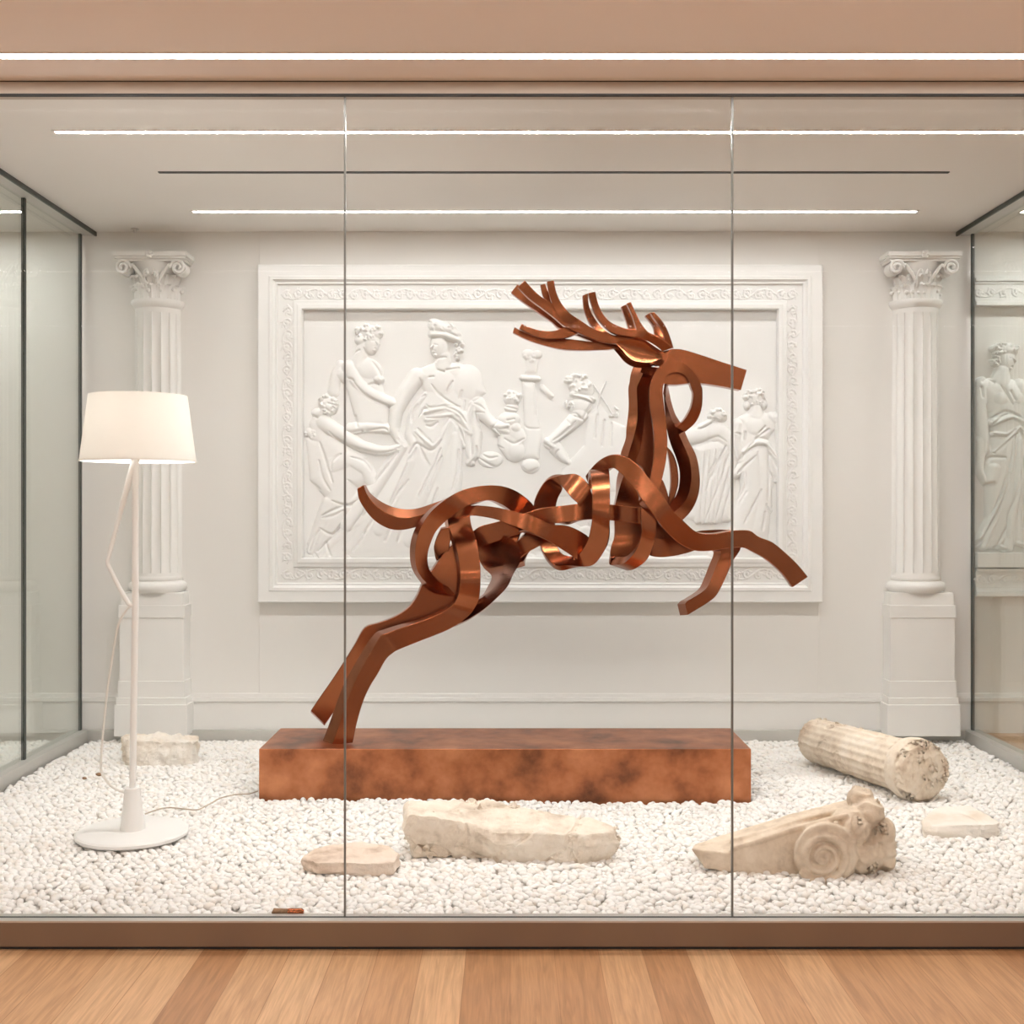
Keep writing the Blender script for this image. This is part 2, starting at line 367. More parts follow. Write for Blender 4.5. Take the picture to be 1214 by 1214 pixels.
far = [
 [(1, 102, 130, 43, 205, .07), (1, 210, 232, 150, 287, .06), (1, 320, 330, 270, 367, .05), (1, 430, 420, 400, 460, .04), (1, 560, 500, 485, 527, .03), (1, 700, 560, 640, 590, .03), (1, 850, 620, 800, 650, .03), (1, 1080, 640, 1000, 690, .02)],
 [(1, 350, 125, 308, 135, .05), (1, 388, 220, 330, 232, .05), (1, 430, 320, 372, 290, .05), (1, 480, 390, 430, 350, .05)],
 [(1, 735, 210, 688, 230, .04), (1, 748, 330, 700, 350, .04), (1, 800, 440, 740, 460, .04), (1, 880, 535, 800, 530, .03), (1, 970, 590, 900, 575, .02)],
 [(2, 45, 298, -28, 332, .03), (2, 85, 400, 5, 420, .03), (2, 140, 500, 38, 520, .03), (2, 190, 570, 60, 560, .02)],
 [(2, 245, 380, 188, 412, .04), (2, 320, 480, 258, 500, .04), (2, 360, 560, 276, 585, .03), (2, 380, 660, 330, 640, .01)],
 [(1, 75, 515, 60, 563, .04), (1, 200, 577, 190, 628, .04), (1, 340, 613, 345, 680, .03), (1, 500, 616, 500, 713, .02), (1, 640, 630, 640, 722, .02), (1, 760, 645, 780, 722, .02), (1, 880, 665, 900, 718, .01), (1, 1010, 670, 1000, 706, .01), (1, 1110, 680, 1100, 715, .0)],
]
band('antler', deer, *([dict(sts=s, th=.04) for s in far]))
# throat loop that runs down the neck and becomes the chest ring
R2 = [(3, 700, 395, 620, 352, -.02), (3, 795, 308, 690, 288, -.03), (3, 848, 185, 748, 190, -.045), (2, 705, 1095, 622, 1128, -.055), (2, 690, 1030, 605, 1068, -.06), (2, 655, 955, 582, 1002, -.065), (2, 600, 885, 550, 950, -.07), (2, 525, 830, 507, 927, -.075), (2, 445, 818, 462, 920, -.08),
      (2, 360, 842, 410, 932, -.08), (2, 295, 895, 377, 965, -.08), (2, 250, 985, 355, 1025, -.08), (2, 228, 1085, 347, 1105, -.08), (3, 385, 180, 512, 165, -.08), (3, 412, 330, 530, 320, -.08), (3, 422, 490, 541, 480, -.085), (3, 415, 650, 530, 640, -.09), (3, 388, 800, 500, 790, -.10), (3, 350, 900, 465, 920, -.11), (3, 318, 1000, 440, 1010, -.12),
      (4, 1062, 600, 1200, 640, -.13), (4, 1072, 750, 1190, 800, -.13), (4, 1045, 870, 1160, 915, -.11), (4, 985, 975, 1110, 1020, -.08), (4, 900, 1048, 1010, 1095, -.02), (4, 830, 1058, 950, 1110, .04), (4, 775, 1050, 950, 1095, .11), (4, 785, 930, 1020, 930, .16), (4, 818, 800, 1060, 800, .18), (4, 815, 640, 1075, 640, .18)]
band('neck_band', deer, R2, th=.045, ref=1)
# back of the neck
R4 = [(2, 205, 780, 270, 780, .05, .08), (2, 160, 880, 240, 890, .05, .08), (2, 130, 960, 215, 970, .05, .08), (2, 125, 1040, 205, 1060, .05, .08), (3, 265, 0, 350, 10, .05, .08), (3, 270, 150, 352, 150, .05, .08), (3, 268, 290, 332, 300, .05, .08), (3, 240, 430, 300, 540, .05, .08), (3, 190, 600, 255, 665, .06, .09), (4, 930, 190, 1020, 240, .08, .11), (4, 880, 330, 1050, 360, .12, .15), (4, 835, 490, 1070, 520, .17), (4, 805, 640, 1070, 650, .20)]
band('neck_band', deer, R4, th=.075, ref=4)
# second, inner neck band, mostly in the shade of the first
R4b = [(2, 170, 860, 330, 880, .14), (2, 160, 960, 320, 970, .14), (2, 165, 1080, 310, 1080, .14), (3, 310, 200, 470, 200, .14), (3, 300, 400, 480, 400, .14), (3, 255, 600, 480, 600, .14), (3, 225, 760, 470, 780, .14), (3, 260, 880, 510, 850, .14), (3, 330, 1050, 560, 1010, .14), (5, 200, 300, 430, 300, .14), (5, 240, 440, 460, 440, .14), (5, 250, 540, 450, 540, .14)]
band('neck_band', deer, R4b, th=.04, ref=2)
# lower throat curve, a corner turned towards the viewer
R3 = [(2, 365, 1010, 385, 1000, -.0, -.03, 385, 1000, .05), (2, 350, 1110, 375, 1120, .02, -.03, 410, 1120, .03), (3, 505, 60, 530, 130, .03, -.03, 575, 120, .03), (3, 520, 230, 575, 270, .03, -.03, 612, 235, .03), (3, 538, 390, 622, 372, .04, -.03, 672, 335, .03), (3, 575, 520, 685, 510, .05, -.03, 730, 470, .03), (3, 615, 620, 738, 640, .06, -.03, 800, 610, .03), (3, 648, 740, 757, 770, .07, -.03, 830, 770, .03),
      (3, 648, 860, 745, 900, .07, -.03, 830, 900, .03), (3, 620, 960, 700, 1020, .07, -.03, 800, 1020, .03), (3, 560, 1050, 605, 1110, .06, -.03, 735, 1130, .03), (3, 470, 1110, 500, 1180, .05, -.03, 620, 1240, .03)]
bm = bmesh.new()
def corner_rib(sts):
    A = []; B = []; T = []
    for s in sts:
        k, ax, ay, bx_, by_, da, db, tx, ty, dt = s
        A.append(P(*zp(k, ax, ay), DD+da)); B.append(P(*zp(k, bx_, by_), DD+db)); T.append(P(*zp(k, tx, ty), DD+dt))
    a, b, t = spline(A, 6), spline(B, 6), spline(T, 6); rows = []
    for i in range(len(a)):
        q = a[i]+(t[i]-b[i])*.8
        rows.append([bm.verts.new(v) for v in (a[i], b[i], t[i], q)])
    for i in range(len(rows)-1):
        for j in range(4): bm.faces.new((rows[i][j], rows[i][(j+1) % 4], rows[i+1][(j+1) % 4], rows[i+1][j]))
    bm.faces.new(rows[0][::-1]); bm.faces.new(rows[-1])
corner_rib(R3); o = obj('neck_band', bm, M['copper']); adopt(deer, o); bev(o, .003, 2, 30)
R5 = [(3, 530, 520, 570, 560, .10), (3, 552, 620, 605, 620, .10), (3, 566, 720, 632, 720, .10), (3, 572, 850, 640, 850, .10), (3, 562, 960, 615, 960, .10), (3, 555, 1080, 575, 1080, .10)]
band('neck_band', deer, R5, th=.04)
# arch over the shoulder that runs into the near foreleg
R6 = [(4, 560, 262, 600, 378, .14), (4, 600, 205, 650, 330, .09), (4, 660, 140, 700, 250, .03), (4, 725, 95, 760, 205, -.03), (4, 800, 68, 812, 190, -.07), (4, 880, 75, 868, 228, -.10), (4, 960, 108, 935, 295, -.13), (4, 1040, 172, 1000, 372, -.155), (4, 1120, 262, 1065, 465, -.155, -.195), (3, 480, 930, 370, 1075, -.16, -.19),
      (5, 425, 175, 300, 280, -.17), (5, 500, 250, 362, 362, -.16), (5, 570, 320, 430, 432, -.15), (5, 625, 368, 500, 490, -.14), (5, 680, 395, 585, 535, -.13), (5, 750, 403, 670, 557, -.12), (5, 850, 396, 800, 552, -.11), (5, 960, 376, 920, 533, -.10), (5, 1065, 368, 1010, 524, -.10), (5, 1140, 377, 1090, 530, -.10), (0, 900, 636.5, 892, 654, -.10), (0, 916, 643, 905, 661, -.10), (0, 932, 656, 918, 671, -.10), (0, 946, 669.5, 930, 683, -.10), (0, 958, 684, 939.5, 696.5, -.10)]
band('front_leg', deer, R6, th=.055, ref=9)
R7 = [(4, 1150, 800, 1140, 960, .05), (5, 250, 437, 240, 600, .03), (5, 350, 446, 330, 612, .03), (5, 440, 440, 450, 600, .04), (5, 560, 415, 560, 575, .04), (5, 660, 378, 670, 540, .05), (5, 780, 366, 760, 520, .05), (5, 890, 364, 860, 510, .05), (5, 985, 376, 850, 540, .04), (5, 1050, 430, 870, 560, .04), (5, 1045, 540, 865, 600, .04), (5, 975, 650, 830, 685, .03), (5, 915, 790, 785, 800, .02), (5, 832, 950, 735, 895, .01), (5, 740, 1028, 620, 975, .01), (5, 655, 1080, 575, 1000, .01), (5, 572, 1130, 548, 1030, .01)]
R7 = [s+(None,)+{True: (s[1], s[2], .11), False: (s[1]-70, s[2]+5, .10)}[i < 8] for i, s in enumerate(R7)]
def r7(sts):
    out = []
    for i, s in enumerate(sts): out.append(s)
    return out
# extrusion measured from edge A; along the leg it leans left so the dark side shows
band('front_leg', deer, R7, th=.06)
# body coils
RL = [(4, 660, 560, 520, 640, .0), (4, 607, 375, 497, 520, -.02), (4, 548, 292, 432, 452, .0), (4, 482, 243, 375, 382, .04), (4, 390, 243, 345, 345, .09), (4, 285, 270, 340, 345, .14), (4, 200, 312, 350, 390, .17), (4, 130, 420, 315, 460, .19), (4, 95, 530, 295, 550, .20), (4, 100, 680, 290, 690, .20), (4, 142, 840, 300, 850, .18), (4, 197, 970, 345, 950, .14), (4, 280, 1060, 430, 980, .08), (4, 400, 1062, 480, 960, .02),
      (4, 540, 1078, 500, 960, -.03), (4, 640, 1055, 530, 930, -.06), (4, 722, 950, 580, 840, -.11), (4, 757, 865, 605, 740, -.145), (4, 778, 730, 621, 640, -.175), (4, 783, 570, 627, 540, -.18), (4, 783, 400, 623, 420, -.155), (4, 780, 290, 613, 310, -.11), (4, 775, 215, 605, 235, -.05), (4, 765, 190, 595, 205, .02), (4, 740, 220, 585, 240, .10), (4, 710, 330, 580, 350, .15)]
band('body_band', deer, RL, th=.035, ref=18)
R8 = [(6, 560, 470, 560, 590, .05), (6, 650, 395, 655, 540, .04), (6, 760, 362, 770, 500, .02), (6, 860, 335, 890, 460, .01), (6, 940, 310, 980, 430, .0), (4, 61, 582, 130, 720, -.0), (4, 190, 547, 270, 690, -.01), (4, 400, 520, 400, 672, -.005, -.045), (4, 520, 506, 520, 656, -.015, -.03), (4, 650, 504, 650, 652, -.01), (4, 790, 517, 790, 660, .0), (4, 900, 525, 900, 670, .02), (4, 1030, 540, 1030, 690, .0), (4, 1130, 560, 1130, 700, -.05)]
band('body_band', deer, R8, th=.04)
R9 = [(6, 500, 260, 480, 325, -.02), (6, 570, 242, 555, 310, -.06), (6, 650, 238, 630, 312, -.08), (6, 780, 252, 762, 335, -.09), (6, 900, 278, 872, 372, -.09, -.10), (6, 1010, 306, 975, 410, -.085, -.115), (4, 45, 602, 15, 745, -.08, -.12), (4, 140, 645, 105, 782, -.075, -.09), (4, 270, 700, 225, 842, -.07), (4, 420, 715, 345, 915, -.05), (4, 560, 785, 450, 985, -.03), (4, 640, 860, 540, 1040, .0)]
band('body_band', deer, R9, th=.04)
# rump arch, hind legs, tail
R10 = [(6, 540, 900, 580, 820, .06, .10), (6, 430, 875, 490, 830, .03, .07), (6, 330, 830, 405, 808, .0, .04), (6, 252, 770, 345, 765, -.03, .01), (6, 207, 690, 296, 690, -.06, -.02), (6, 196, 590, 285, 600, -.09, -.05), (6, 207, 480, 307, 510, -.11, -.07), (6, 242, 385, 350, 420, -.13, -.10), (6, 305, 290, 430, 338, -.14, -.12), (6, 395, 208, 520, 268, -.14, -.13), (6, 500, 143, 600, 226, -.13, -.13), (6, 620, 105, 680, 205, -.11, -.11), (6, 750, 93, 750, 203, -.08), (6, 860, 109, 835, 240, -.04), (6, 960, 158, 900, 290, .02), (6, 1055, 250, 970, 350, .08), (6, 1085, 380, 985, 430, .12), (6, 1080, 480, 985, 440, .13), (6, 1005, 590, 870, 570, .14), (6, 975, 640, 838, 680, .12)]
band('rump_band', deer, R10, th=.065, ref=4)
R11 = [(6, 425, 320, 590, 290, .08), (6, 440, 400, 600, 375, .02), (6, 482, 510, 640, 500, -.05), (6, 510, 640, 662, 640, -.10), (6, 520, 760, 668, 750, -.135), (6, 508, 870, 658, 900, -.13), (6, 468, 950, 620, 985, -.11), (6, 380, 1012, 555, 1055, -.11), (6, 250, 1068, 430, 1135, -.11), (7, 700, 270, 820, 372, -.11), (7, 600, 308, 690, 425, -.11), (7, 556, 326, 645, 450, -.115), (7, 505, 410, 592, 500, -.12), (7, 435, 530, 532, 605, -.125), (7, 370, 655, 480, 690, -.13), (7, 310, 800, 430, 800, -.135), (7, 250, 980, 386, 950, -.14), (7, 203, 1112, 355, 1098, -.14)]
off = [(-25, 0)]*7+[(-20, -15)]*2+[(-25, -22), (-35, -25), (-40, -22)]+[(-60, -15)]*2+[(-65, -18)]*2+[(-68, -22), (-68, -30)]
R11 = [s+(None, s[1]+q[0], s[2]+q[1], s[5]+.07) for s, q in zip(R11, off)]
band('hind_leg', deer, R11, th=.06)
R12 = [(6, 560, 440, 640, 500, .08), (6, 420, 560, 540, 600, .07), (6, 335, 680, 540, 700, .06), (6, 255, 790, 520, 850, .05), (7, 822, 30, 1080, 120, .05), (7, 757, 122, 980, 200, .05), (7, 655, 190, 750, 265, .05), (7, 545, 232, 640, 300, .05), (7, 442, 268, 530, 345, .05), (7, 370, 385, 460, 460, .06), (7, 285, 520, 380, 600, .08), (7, 195, 655, 300, 750, .10), (7, 120, 762, 225, 860, .11), (7, 50, 865, 152, 962, .12)]
R12 = [s+(None, s[1]-14+i, s[2]-6+max(0, (i-8))*4, s[5]+.06) for i, s in enumerate(R12)]
band('hind_leg', deer, R12, th=.06)
# ring behind the near thigh
R13 = [(6, 690, 440, 640, 470, .10, .13, 695, 430, .11), (6, 750, 495, 645, 540, .06, .14, 758, 488, .07), (6, 803, 565, 650, 620, .0, .15, 812, 560, .01), (6, 830, 655, 690, 690, -.04, .14, 838, 660, -.04), (6, 825, 735, 745, 750, -.06, .13, 836, 750, -.04), (6, 785, 808, 712, 830, -.06, .12, 800, 850, -.03), (6, 720, 868, 680, 880, -.05, .11, 745, 935, -.02), (6, 650, 915, 630, 910, -.04, .10, 680, 995, -.01), (6, 560, 960, 550, 950, -.03, .08, 580, 1065, .0), (6, 470, 1000, 460, 990, -.02, .06, 480, 1112, .0)]
bm = bmesh.new(); corner_rib(R13); o = obj('thigh_band', bm, M['copper']); adopt(deer, o); bev(o, .003, 2, 30)
R14 = [(6, 790, 440, 960, 420, .06), (6, 800, 520, 930, 500, .05), (6, 820, 600, 890, 590, .04), (6, 836, 682, 855, 676, .04)]
band('body_band', deer, R14, th=.03)
# underside band linking rump and coils
R14c = [(6, 1130, 420, 1190, 470, .08), (6, 1060, 440, 1110, 520, .06), (6, 960, 470, 1000, 580, .05), (6, 880, 560, 930, 640, .06)]
band('body_band', deer, R14c, th=.03)
# dark inner rump band
R16 = [(6, 330, 560, 380, 500, .12), (6, 350, 640, 420, 560, .12), (6, 420, 720, 480, 610, .12), (6, 500, 760, 560, 640, .12), (6, 600, 740, 620, 650, .12)]
band('body_band', deer, R16, th=.035)
R16b = [(6, 380, 410, 470, 390, .02), (6, 345, 480, 450, 490, .04), (6, 330, 560, 440, 570, .07), (6, 370, 640, 470, 640, .10)]
band('body_band', deer, R16b, th=.03)
TL = [(215, 150, 135, 195, 238, 145), (243, 240, 152, 310, 290, 240), (300, 330, 212, 425, 372, 312), (400, 430, 310, 550, 470, 372), (520, 500, 430, 640, 580, 416), (640, 540, 560, 690, 690, 437), (760, 540, 700, 692, 800, 437), (880, 515, 850, 658, 900, 418), (990, 480, 970, 620, 1030, 374), (1100, 445, 1090, 590, 1150, 332), (1214, 400, 1214, 560, 1270, 285), (1330, 360, 1340, 520, 1390, 240)]
band('tail', deer, [(8, a, b_, c, d, -.03+.006*i, None, e, f, .04+.006*i) for i, (a, b_, c, d, e, f) in enumerate(TL)], th=.06)
# the plinth
dp = 1.43*F0/346; px0, px1 = (307-CX)*dp/F0, (890.5-CX)*dp/F0; dpb = dp*583/533
o = boxo('sculpture_plinth', px0, px1, CAMY+dp, CAMY+dpb, .03, .31, M['plinth'], b=.003)
tag(o, 'long low rectangular plinth of mottled copper under the stag', 'plinth')
# ------------------------------------------------------------------ remeshed, weathered solids
def fbm(p, s, o=4):
    v = 0; a = 1; p = Vector(p)*s
    for i in range(o): v += a*noise.noise(p); p = p*2.1+Vector((3.1, 7.7, 1.3)); a *= .5
    return v
def sculpt(name, bm, mat, voxel, amp=.004, scale=12, extra=None, root=None, origin=None, smooth=True, strata=0):
    me = bpy.data.meshes.new('tmp'); bmesh.ops.recalc_face_normals(bm, faces=bm.faces); bm.to_mesh(me); bm.free()
    t = bpy.data.objects.new('tmp', me); C.objects.link(t)
    m = t.modifiers.new('r', 'REMESH'); m.mode = 'VOXEL'; m.voxel_size = voxel
    bpy.context.view_layer.update(); dg = bpy.context.evaluated_depsgraph_get()
    out = bpy.data.meshes.new_from_object(t.evaluated_get(dg)); bpy.data.objects.remove(t); out.name = name
    out.materials.clear()
    for v in out.vertices:
        d = fbm(v.co, scale)*amp
        c = noise.cell(v.co*9)*amp*.4 if strata else 0
        e = extra(v.co, v.normal) if extra else 0
        v.co = v.co+v.normal*(d+c+(e if not isinstance(e, Vector) else 0))
    o = link(name, out, mat, None, None)
    out.polygons.foreach_set('use_smooth', [smooth]*len(out.polygons))
    if origin is not None:
        out.transform(Matrix.Translation(-Vector(origin))); o.location = origin
    return o
def loft(bm, rings):
    vv = [[bm.verts.new(p) for p in r] for r in rings]; n = len(vv[0])
    for i in range(len(vv)-1):
        for j in range(n): bm.faces.new((vv[i][j], vv[i][(j+1) % n], vv[i+1][(j+1) % n], vv[i+1][j]))
    bmesh.ops.triangulate(bm, faces=[bm.faces.new(vv[0][::-1]), bm.faces.new(vv[-1])])
def chip(bm, vs, fs):
    b = [bm.verts.new(v) for v in vs]
    for f in fs:
        try: bm.faces.new([b[i] for i in f])
        except ValueError: pass
def rock(name, label, top, mat, zb=.05, bulge=.02, under=.04, amp=.006, voxel=.009, scale=9, cat='rock', strata=0, ridge=.014):
    T = [G(x, y, z) for x, y, z in top]; c = sum(T, Vector())/len(T); rs = random.Random(len(name)*7+len(top))
    def ring(f, zf):
        out = []
        for p in T:
            d = Vector((p.x-c.x, p.y-c.y, 0)); L = d.length
            k = 1+(f+rs.uniform(-.012, .012))/max(L, .01)
            out.append(Vector((c.x+d.x*k, c.y+d.y*k, zb+(p.z-zb)*zf)))
        return out
    bm = bmesh.new(); loft(bm, [ring(-under, 0), ring(bulge*.3, .3), ring(bulge, .65), ring(bulge*.4, .93), [p.copy() for p in T]])
    o = sculpt(name, bm, mat, voxel, amp, scale, strata=strata, origin=(c.x, c.y, zb), smooth=False, extra=lambda co, n: -ridge*max(0, .45-abs(n.z)*.35)*max(0, 1-abs(noise.noise(Vector((co.x*5, co.y*5, co.z*9))))*9)-ridge*.5*max(0, 1-abs(noise.noise(co*3.3+Vector((5, 1, 2))))*14))
    return tag(o, label, cat)
rock('limestone_slab', 'large pale limestone slab lying in front of the copper plinth', [(486, 966, .235), (484, 950, .25), (520, 947, .25), (580, 949, .24), (640, 960, .22), (700, 970, .205), (732, 980, .19), (728, 986, .185), (690, 990, .18), (640, 987, .18), (590, 988, .175), (565, 980, .19), (540, 972, .215), (505, 968, .23)], M['stone'], zb=.055, bulge=.018, under=.02, amp=.012, voxel=.007, scale=10, strata=0, ridge=.03)
rock('flat_stone', 'small flat pinkish stone near the front glass left of the limestone slab', [(372, 1006, .115), (395, 1000, .125), (430, 998, .125), (465, 1003, .12), (472, 1012, .11), (468, 1022, .105), (440, 1024, .105), (405, 1022, .105), (375, 1022, .105), (358, 1017, .10)], M['pink'], zb=.05, bulge=.006, under=.01, amp=.005, voxel=.006, scale=14)
rock('marble_slab', 'small flat cream marble slab at the right below the fallen column', [(1092, 972, .11), (1110, 956, .115), (1150, 954, .115), (1184, 974, .115), (1183, 977, .115), (1140, 978, .115), (1112, 980, .108), (1095, 980, .10)], M['slab'], zb=.05, bulge=.003, under=.0, amp=.002, voxel=.007, strata=0)
rock('rough_block', 'low pale lumpy block at the back left behind the floor lamp', [(144, 874, .20), (150, 870, .21), (190, 868, .21), (232, 872, .20), (236, 876, .19), (232, 880, .19), (180, 879, .20), (152, 879, .20)], M['slab'], zb=.05, bulge=.004, under=.0, amp=.012, voxel=.010, scale=22, strata=0)
# fallen fluted column drum
Lc = G(966, 877, .185); Rc = G(1094, 915, .213)
ax = (Rc-Lc); Ln = ax.length; q = ax.to_track_quat('Z', 'Y').to_matrix().to_4x4(); Mx = Matrix.Translation(Lc) @ q
prof = [(.001, 0), (.11, .005), (.128, .03), (.130, .2), (.134, .45), (.137, Ln-.13), (.139, Ln-.11), (.152, Ln-.10), (.156, Ln-.06), (.154, Ln-.03), (.135, Ln+.015), (.08, Ln+.03), (.001, Ln+.035)]
prof2 = []
for i in range(len(prof)-1):
    for k in range(4): a, b = prof[i], prof[i+1]; prof2.append((a[0]+(b[0]-a[0])*k/4, a[1]+(b[1]-a[1])*k/4))
prof2.append(prof[-1])
vs, fs = lathe(prof2, 96, rf=lambda a, z: 1-(.085*abs(math.sin(a*10))**.6 if .04 < z < Ln-.12 else 0))
bm = bmesh.new(); chip(bm, [Mx @ v for v in vs], fs)
Mi = Mx.inverted()
def drum_disp(co, n):
    p = Mi @ co; e = 0
    if p.z > Ln-.02: e = -.028*abs(noise.noise(p*13))-.012*abs(noise.noise(p*30))
    if p.z < .06: e = -.012*abs(noise.noise(p*30))
    if p.z < .45 and p.x*0+noise.noise(p*9) > .05: e -= .006
    return e
o = sculpt('fallen_column', bm, M['marble'], .0065, .003, 16, extra=drum_disp, origin=(Lc.x/2+Rc.x/2, Lc.y/2+Rc.y/2, .06))
tag(o, 'broken fluted stone column drum lying on the pebbles at the right', 'column')
# carved volute fragment
DV = 4.62
def V(px, py, dd): return P(px, py, DV+dd)
bm = bmesh.new()
Fr = [(819, 1006, 0), (836, 1030, .0), (900, 1041, .0), (1000, 1046, .0), (1016, 972, .0), (940, 986, .0), (862, 1011, .0)]
Bk = [(823, 1001, .16), (840, 1015, .2), (905, 1018, .26), (1000, 1018, .28), (1034, 940, .24), (940, 964, .22), (862, 988, .2)]
loft(bm, [[V(x, y, .5*d) for (x, y, d) in Bk], ] and [[V(*p) for p in Fr], [V(*p) for p in Bk]])
cc = V(979, 1014, 0); s = DV/F0
def cyl(cx, cy, r, d0, d1, r1=None, n=40):
    r1 = r1 or r; vs = []; 
    for (dd, rr) in ((d0, r-2.5), (d0+.012, r), (d1, r1)):
        for k in range(n): a = 2*PI*k/n; vs.append(V(cx+rr*math.cos(a), cy+rr*math.sin(a), dd))
    fs = [(i*n+k, i*n+(k+1) % n, (i+1)*n+(k+1) % n, (i+1)*n+k) for i in range(2) for k in range(n)]+[tuple(range(n)), tuple(range(2*n, 3*n))]
    chip(bm, vs, fs)
cyl(979, 1013, 38, -.05, .22)
for (x, y, dd, r) in [(1028, 962, .08, 19), (1020, 948, .12, 16), (1042, 985, .07, 18), (1047, 1005, .06, 15), (1048, 1020, .06, 12), (1020, 1010, .07, 26), (1008, 980, .06, 24), (1030, 1030, .08, 12)]:
    bmesh.ops.create_icosphere(bm, subdivisions=3, radius=r*s, matrix=Matrix.Translation(V(x, y, dd)) @ Matrix.Diagonal((1, 1.3, 1, 1)))
sp = []
for k in range(90):
    t = k/89; a = -1.2+t*2*PI*2.6; r = 2+29*t
    sp.append(V(976+r*math.cos(a), 1016+r*math.sin(a), -.056))
vs, fs = tube(sp, [.007+.009*k/89 for k in range(90)], 8); chip(bm, vs, fs)
for off, dd in ((0, 0), (8, .09)):                 # mouldings running along the top edge
    pts = [V(866, 1006-off, dd), (V(905, 995-off, dd)), V(950, 980-off, dd), V(1005, 966-off, dd)]
    vs, fs = tube(spline(pts, 4), .010, 8); chip(bm, vs, fs)
def vol_disp(co, n):
    px = CX+co.x*F0/(co.y-CAMY); py = CY+(EYE-co.z)*F0/(co.y-CAMY)
    if px > 1010: return -.03*abs(noise.noise(co*16))+.006
    return 0
o = sculpt('volute_fragment', bm, M['tanstone'], .0056, .002, 20, extra=vol_disp, origin=(cc.x, cc.y, .06))
tag(o, 'tan carved capital fragment with a spiral volute facing the front glass', 'stone carving')

# ------------------------------------------------------------------ pebbles
rs = random.Random(3)
def proto(sub, seed):
    bm = bmesh.new(); bmesh.ops.create_icosphere(bm, subdivisions=sub, radius=1)
    r = random.Random(seed); sx, sy, sz = r.uniform(.95, 1.25), r.uniform(.75, .95), r.uniform(.60, .78)
    for v in bm.verts:
        k = 1+.22*noise.noise(v.co*1.1+Vector((seed*5.3, 0, 0))); v.co = Vector((v.co.x*sx, v.co.y*sy, v.co.z*sz))*k
    bmesh.ops.recalc_face_normals(bm, faces=bm.faces)
    vs = np.array([v.co[:] for v in bm.verts], dtype=np.float32); fs = np.array([[q.index for q in f.verts] for f in bm.faces], dtype=np.int32)
    bm.free(); return vs, fs
lo = [proto(2, i) for i in range(8)]; hi = [proto(3, i) for i in range(8)]
pl = (px0-.012, px1+.012, CAMY+dp-.012, CAMY+dpb+.012)
spots = []; y = .052; row = 0; SP = .0335
while y < YB-.065:
    x = -4.3+(row % 2)*SP/2
    while x < XR-.065:
        X = x+rs.uniform(-.010, .010); Y = y+rs.uniform(-.008, .008)
        if not (pl[0] < X < pl[1] and pl[2] < Y < pl[3]) and abs(X-XL) > .07:
            spots.append((X, Y))
        x += SP
    y += SP*.84; row += 1
def hw(y): return (y-CAMY)*611/F0
front = [q for q in spots if abs(q[0]) < hw(q[1])+.01][:300]; fset = set(front)
meshes = []
for i, (vs, fs) in enumerate(hi):
    me = bpy.data.meshes.new('pebble'); me.from_pydata((vs*.0172).tolist(), [], fs.tolist()); me.polygons.foreach_set('use_smooth', [True]*len(fs)); me.materials.append(M['pebble']); meshes.append(me)
base_p = bpy.data.objects.new('pebble', meshes[0])
tag(base_p, 'small white pebble in the front rows of the pebble bed along the front glass', 'pebble', 'white pebbles along the front glass')
for i, (X, Y) in enumerate(front):
    o = base_p if i == 0 else base_p.copy()
    if i: o.data = meshes[rs.randrange(8)]
    C.objects.link(o); o.location = (X, Y, .050+rs.uniform(-.004, .004)); o.rotation_euler = (rs.uniform(-.3, .3), rs.uniform(-.3, .3), rs.uniform(0, 6.28)); k = rs.uniform(.88, 1.08); o.scale = (k, k, k)
rest = [(X, Y, .052) for (X, Y) in spots if (X, Y) not in fset]
rest += [(X+SP/2, Y+SP*.4, .036) for (X, Y) in spots if rs.random() < .8]
nr = np.random.RandomState(5); allv = []; allf = []; base = 0
rest = np.array(rest); pick = nr.randint(0, 8, len(rest)); a = nr.uniform(0, 2*PI, len(rest)); tx = nr.uniform(-.35, .35, len(rest)); ty = nr.uniform(-.35, .35, len(rest)); sc = nr.uniform(.86, 1.14, len(rest))*.0172
dz = nr.uniform(-.004, .005, len(rest))+.008*np.sin(rest[:, 0]*2.3)*np.sin(rest[:, 1]*2.9)*(rest[:, 1] > .3)
for p in range(8):
    idx = np.where(pick == p)[0]; v0, f0 = lo[p]; n = len(idx)
    ca, sa, cx_, sx_, cy_, sy_ = np.cos(a[idx]), np.sin(a[idx]), np.cos(tx[idx]), np.sin(tx[idx]), np.cos(ty[idx]), np.sin(ty[idx])
    V0 = v0[None]*sc[idx, None, None]; x, y, z = V0[..., 0], V0[..., 1], V0[..., 2]
    y, z = y*cx_[:, None]-z*sx_[:, None], y*sx_[:, None]+z*cx_[:, None]
    x, z = x*cy_[:, None]+z*sy_[:, None], -x*sy_[:, None]+z*cy_[:, None]
    x, y = x*ca[:, None]-y*sa[:, None], x*sa[:, None]+y*ca[:, None]
    vv = np.stack([x+rest[idx, 0][:, None], y+rest[idx, 1][:, None], z+(rest[idx, 2]+dz[idx])[:, None]], -1).reshape(-1, 3)
    ff = (f0[None]+(np.arange(n)*len(v0))[:, None, None]).reshape(-1, 3)+base
    base += len(vv); allv.append(vv); allf.append(ff)
vv = np.concatenate(allv).astype(np.float32); ff = np.concatenate(allf).astype(np.int32)
me = bpy.data.meshes.new('pebble_bed'); me.vertices.add(len(vv)); me.vertices.foreach_set('co', vv.ravel())
me.loops.add(ff.size); me.loops.foreach_set('vertex_index', ff.ravel()); me.polygons.add(len(ff))
me.polygons.foreach_set('loop_start', np.arange(0, ff.size, 3, dtype=np.int32)); me.polygons.foreach_set('use_smooth', np.ones(len(ff), dtype=bool))
me.materials.append(M['pebble']); me.update(calc_edges=True)
o = bpy.data.objects.new('pebble_bed', me); C.objects.link(o)
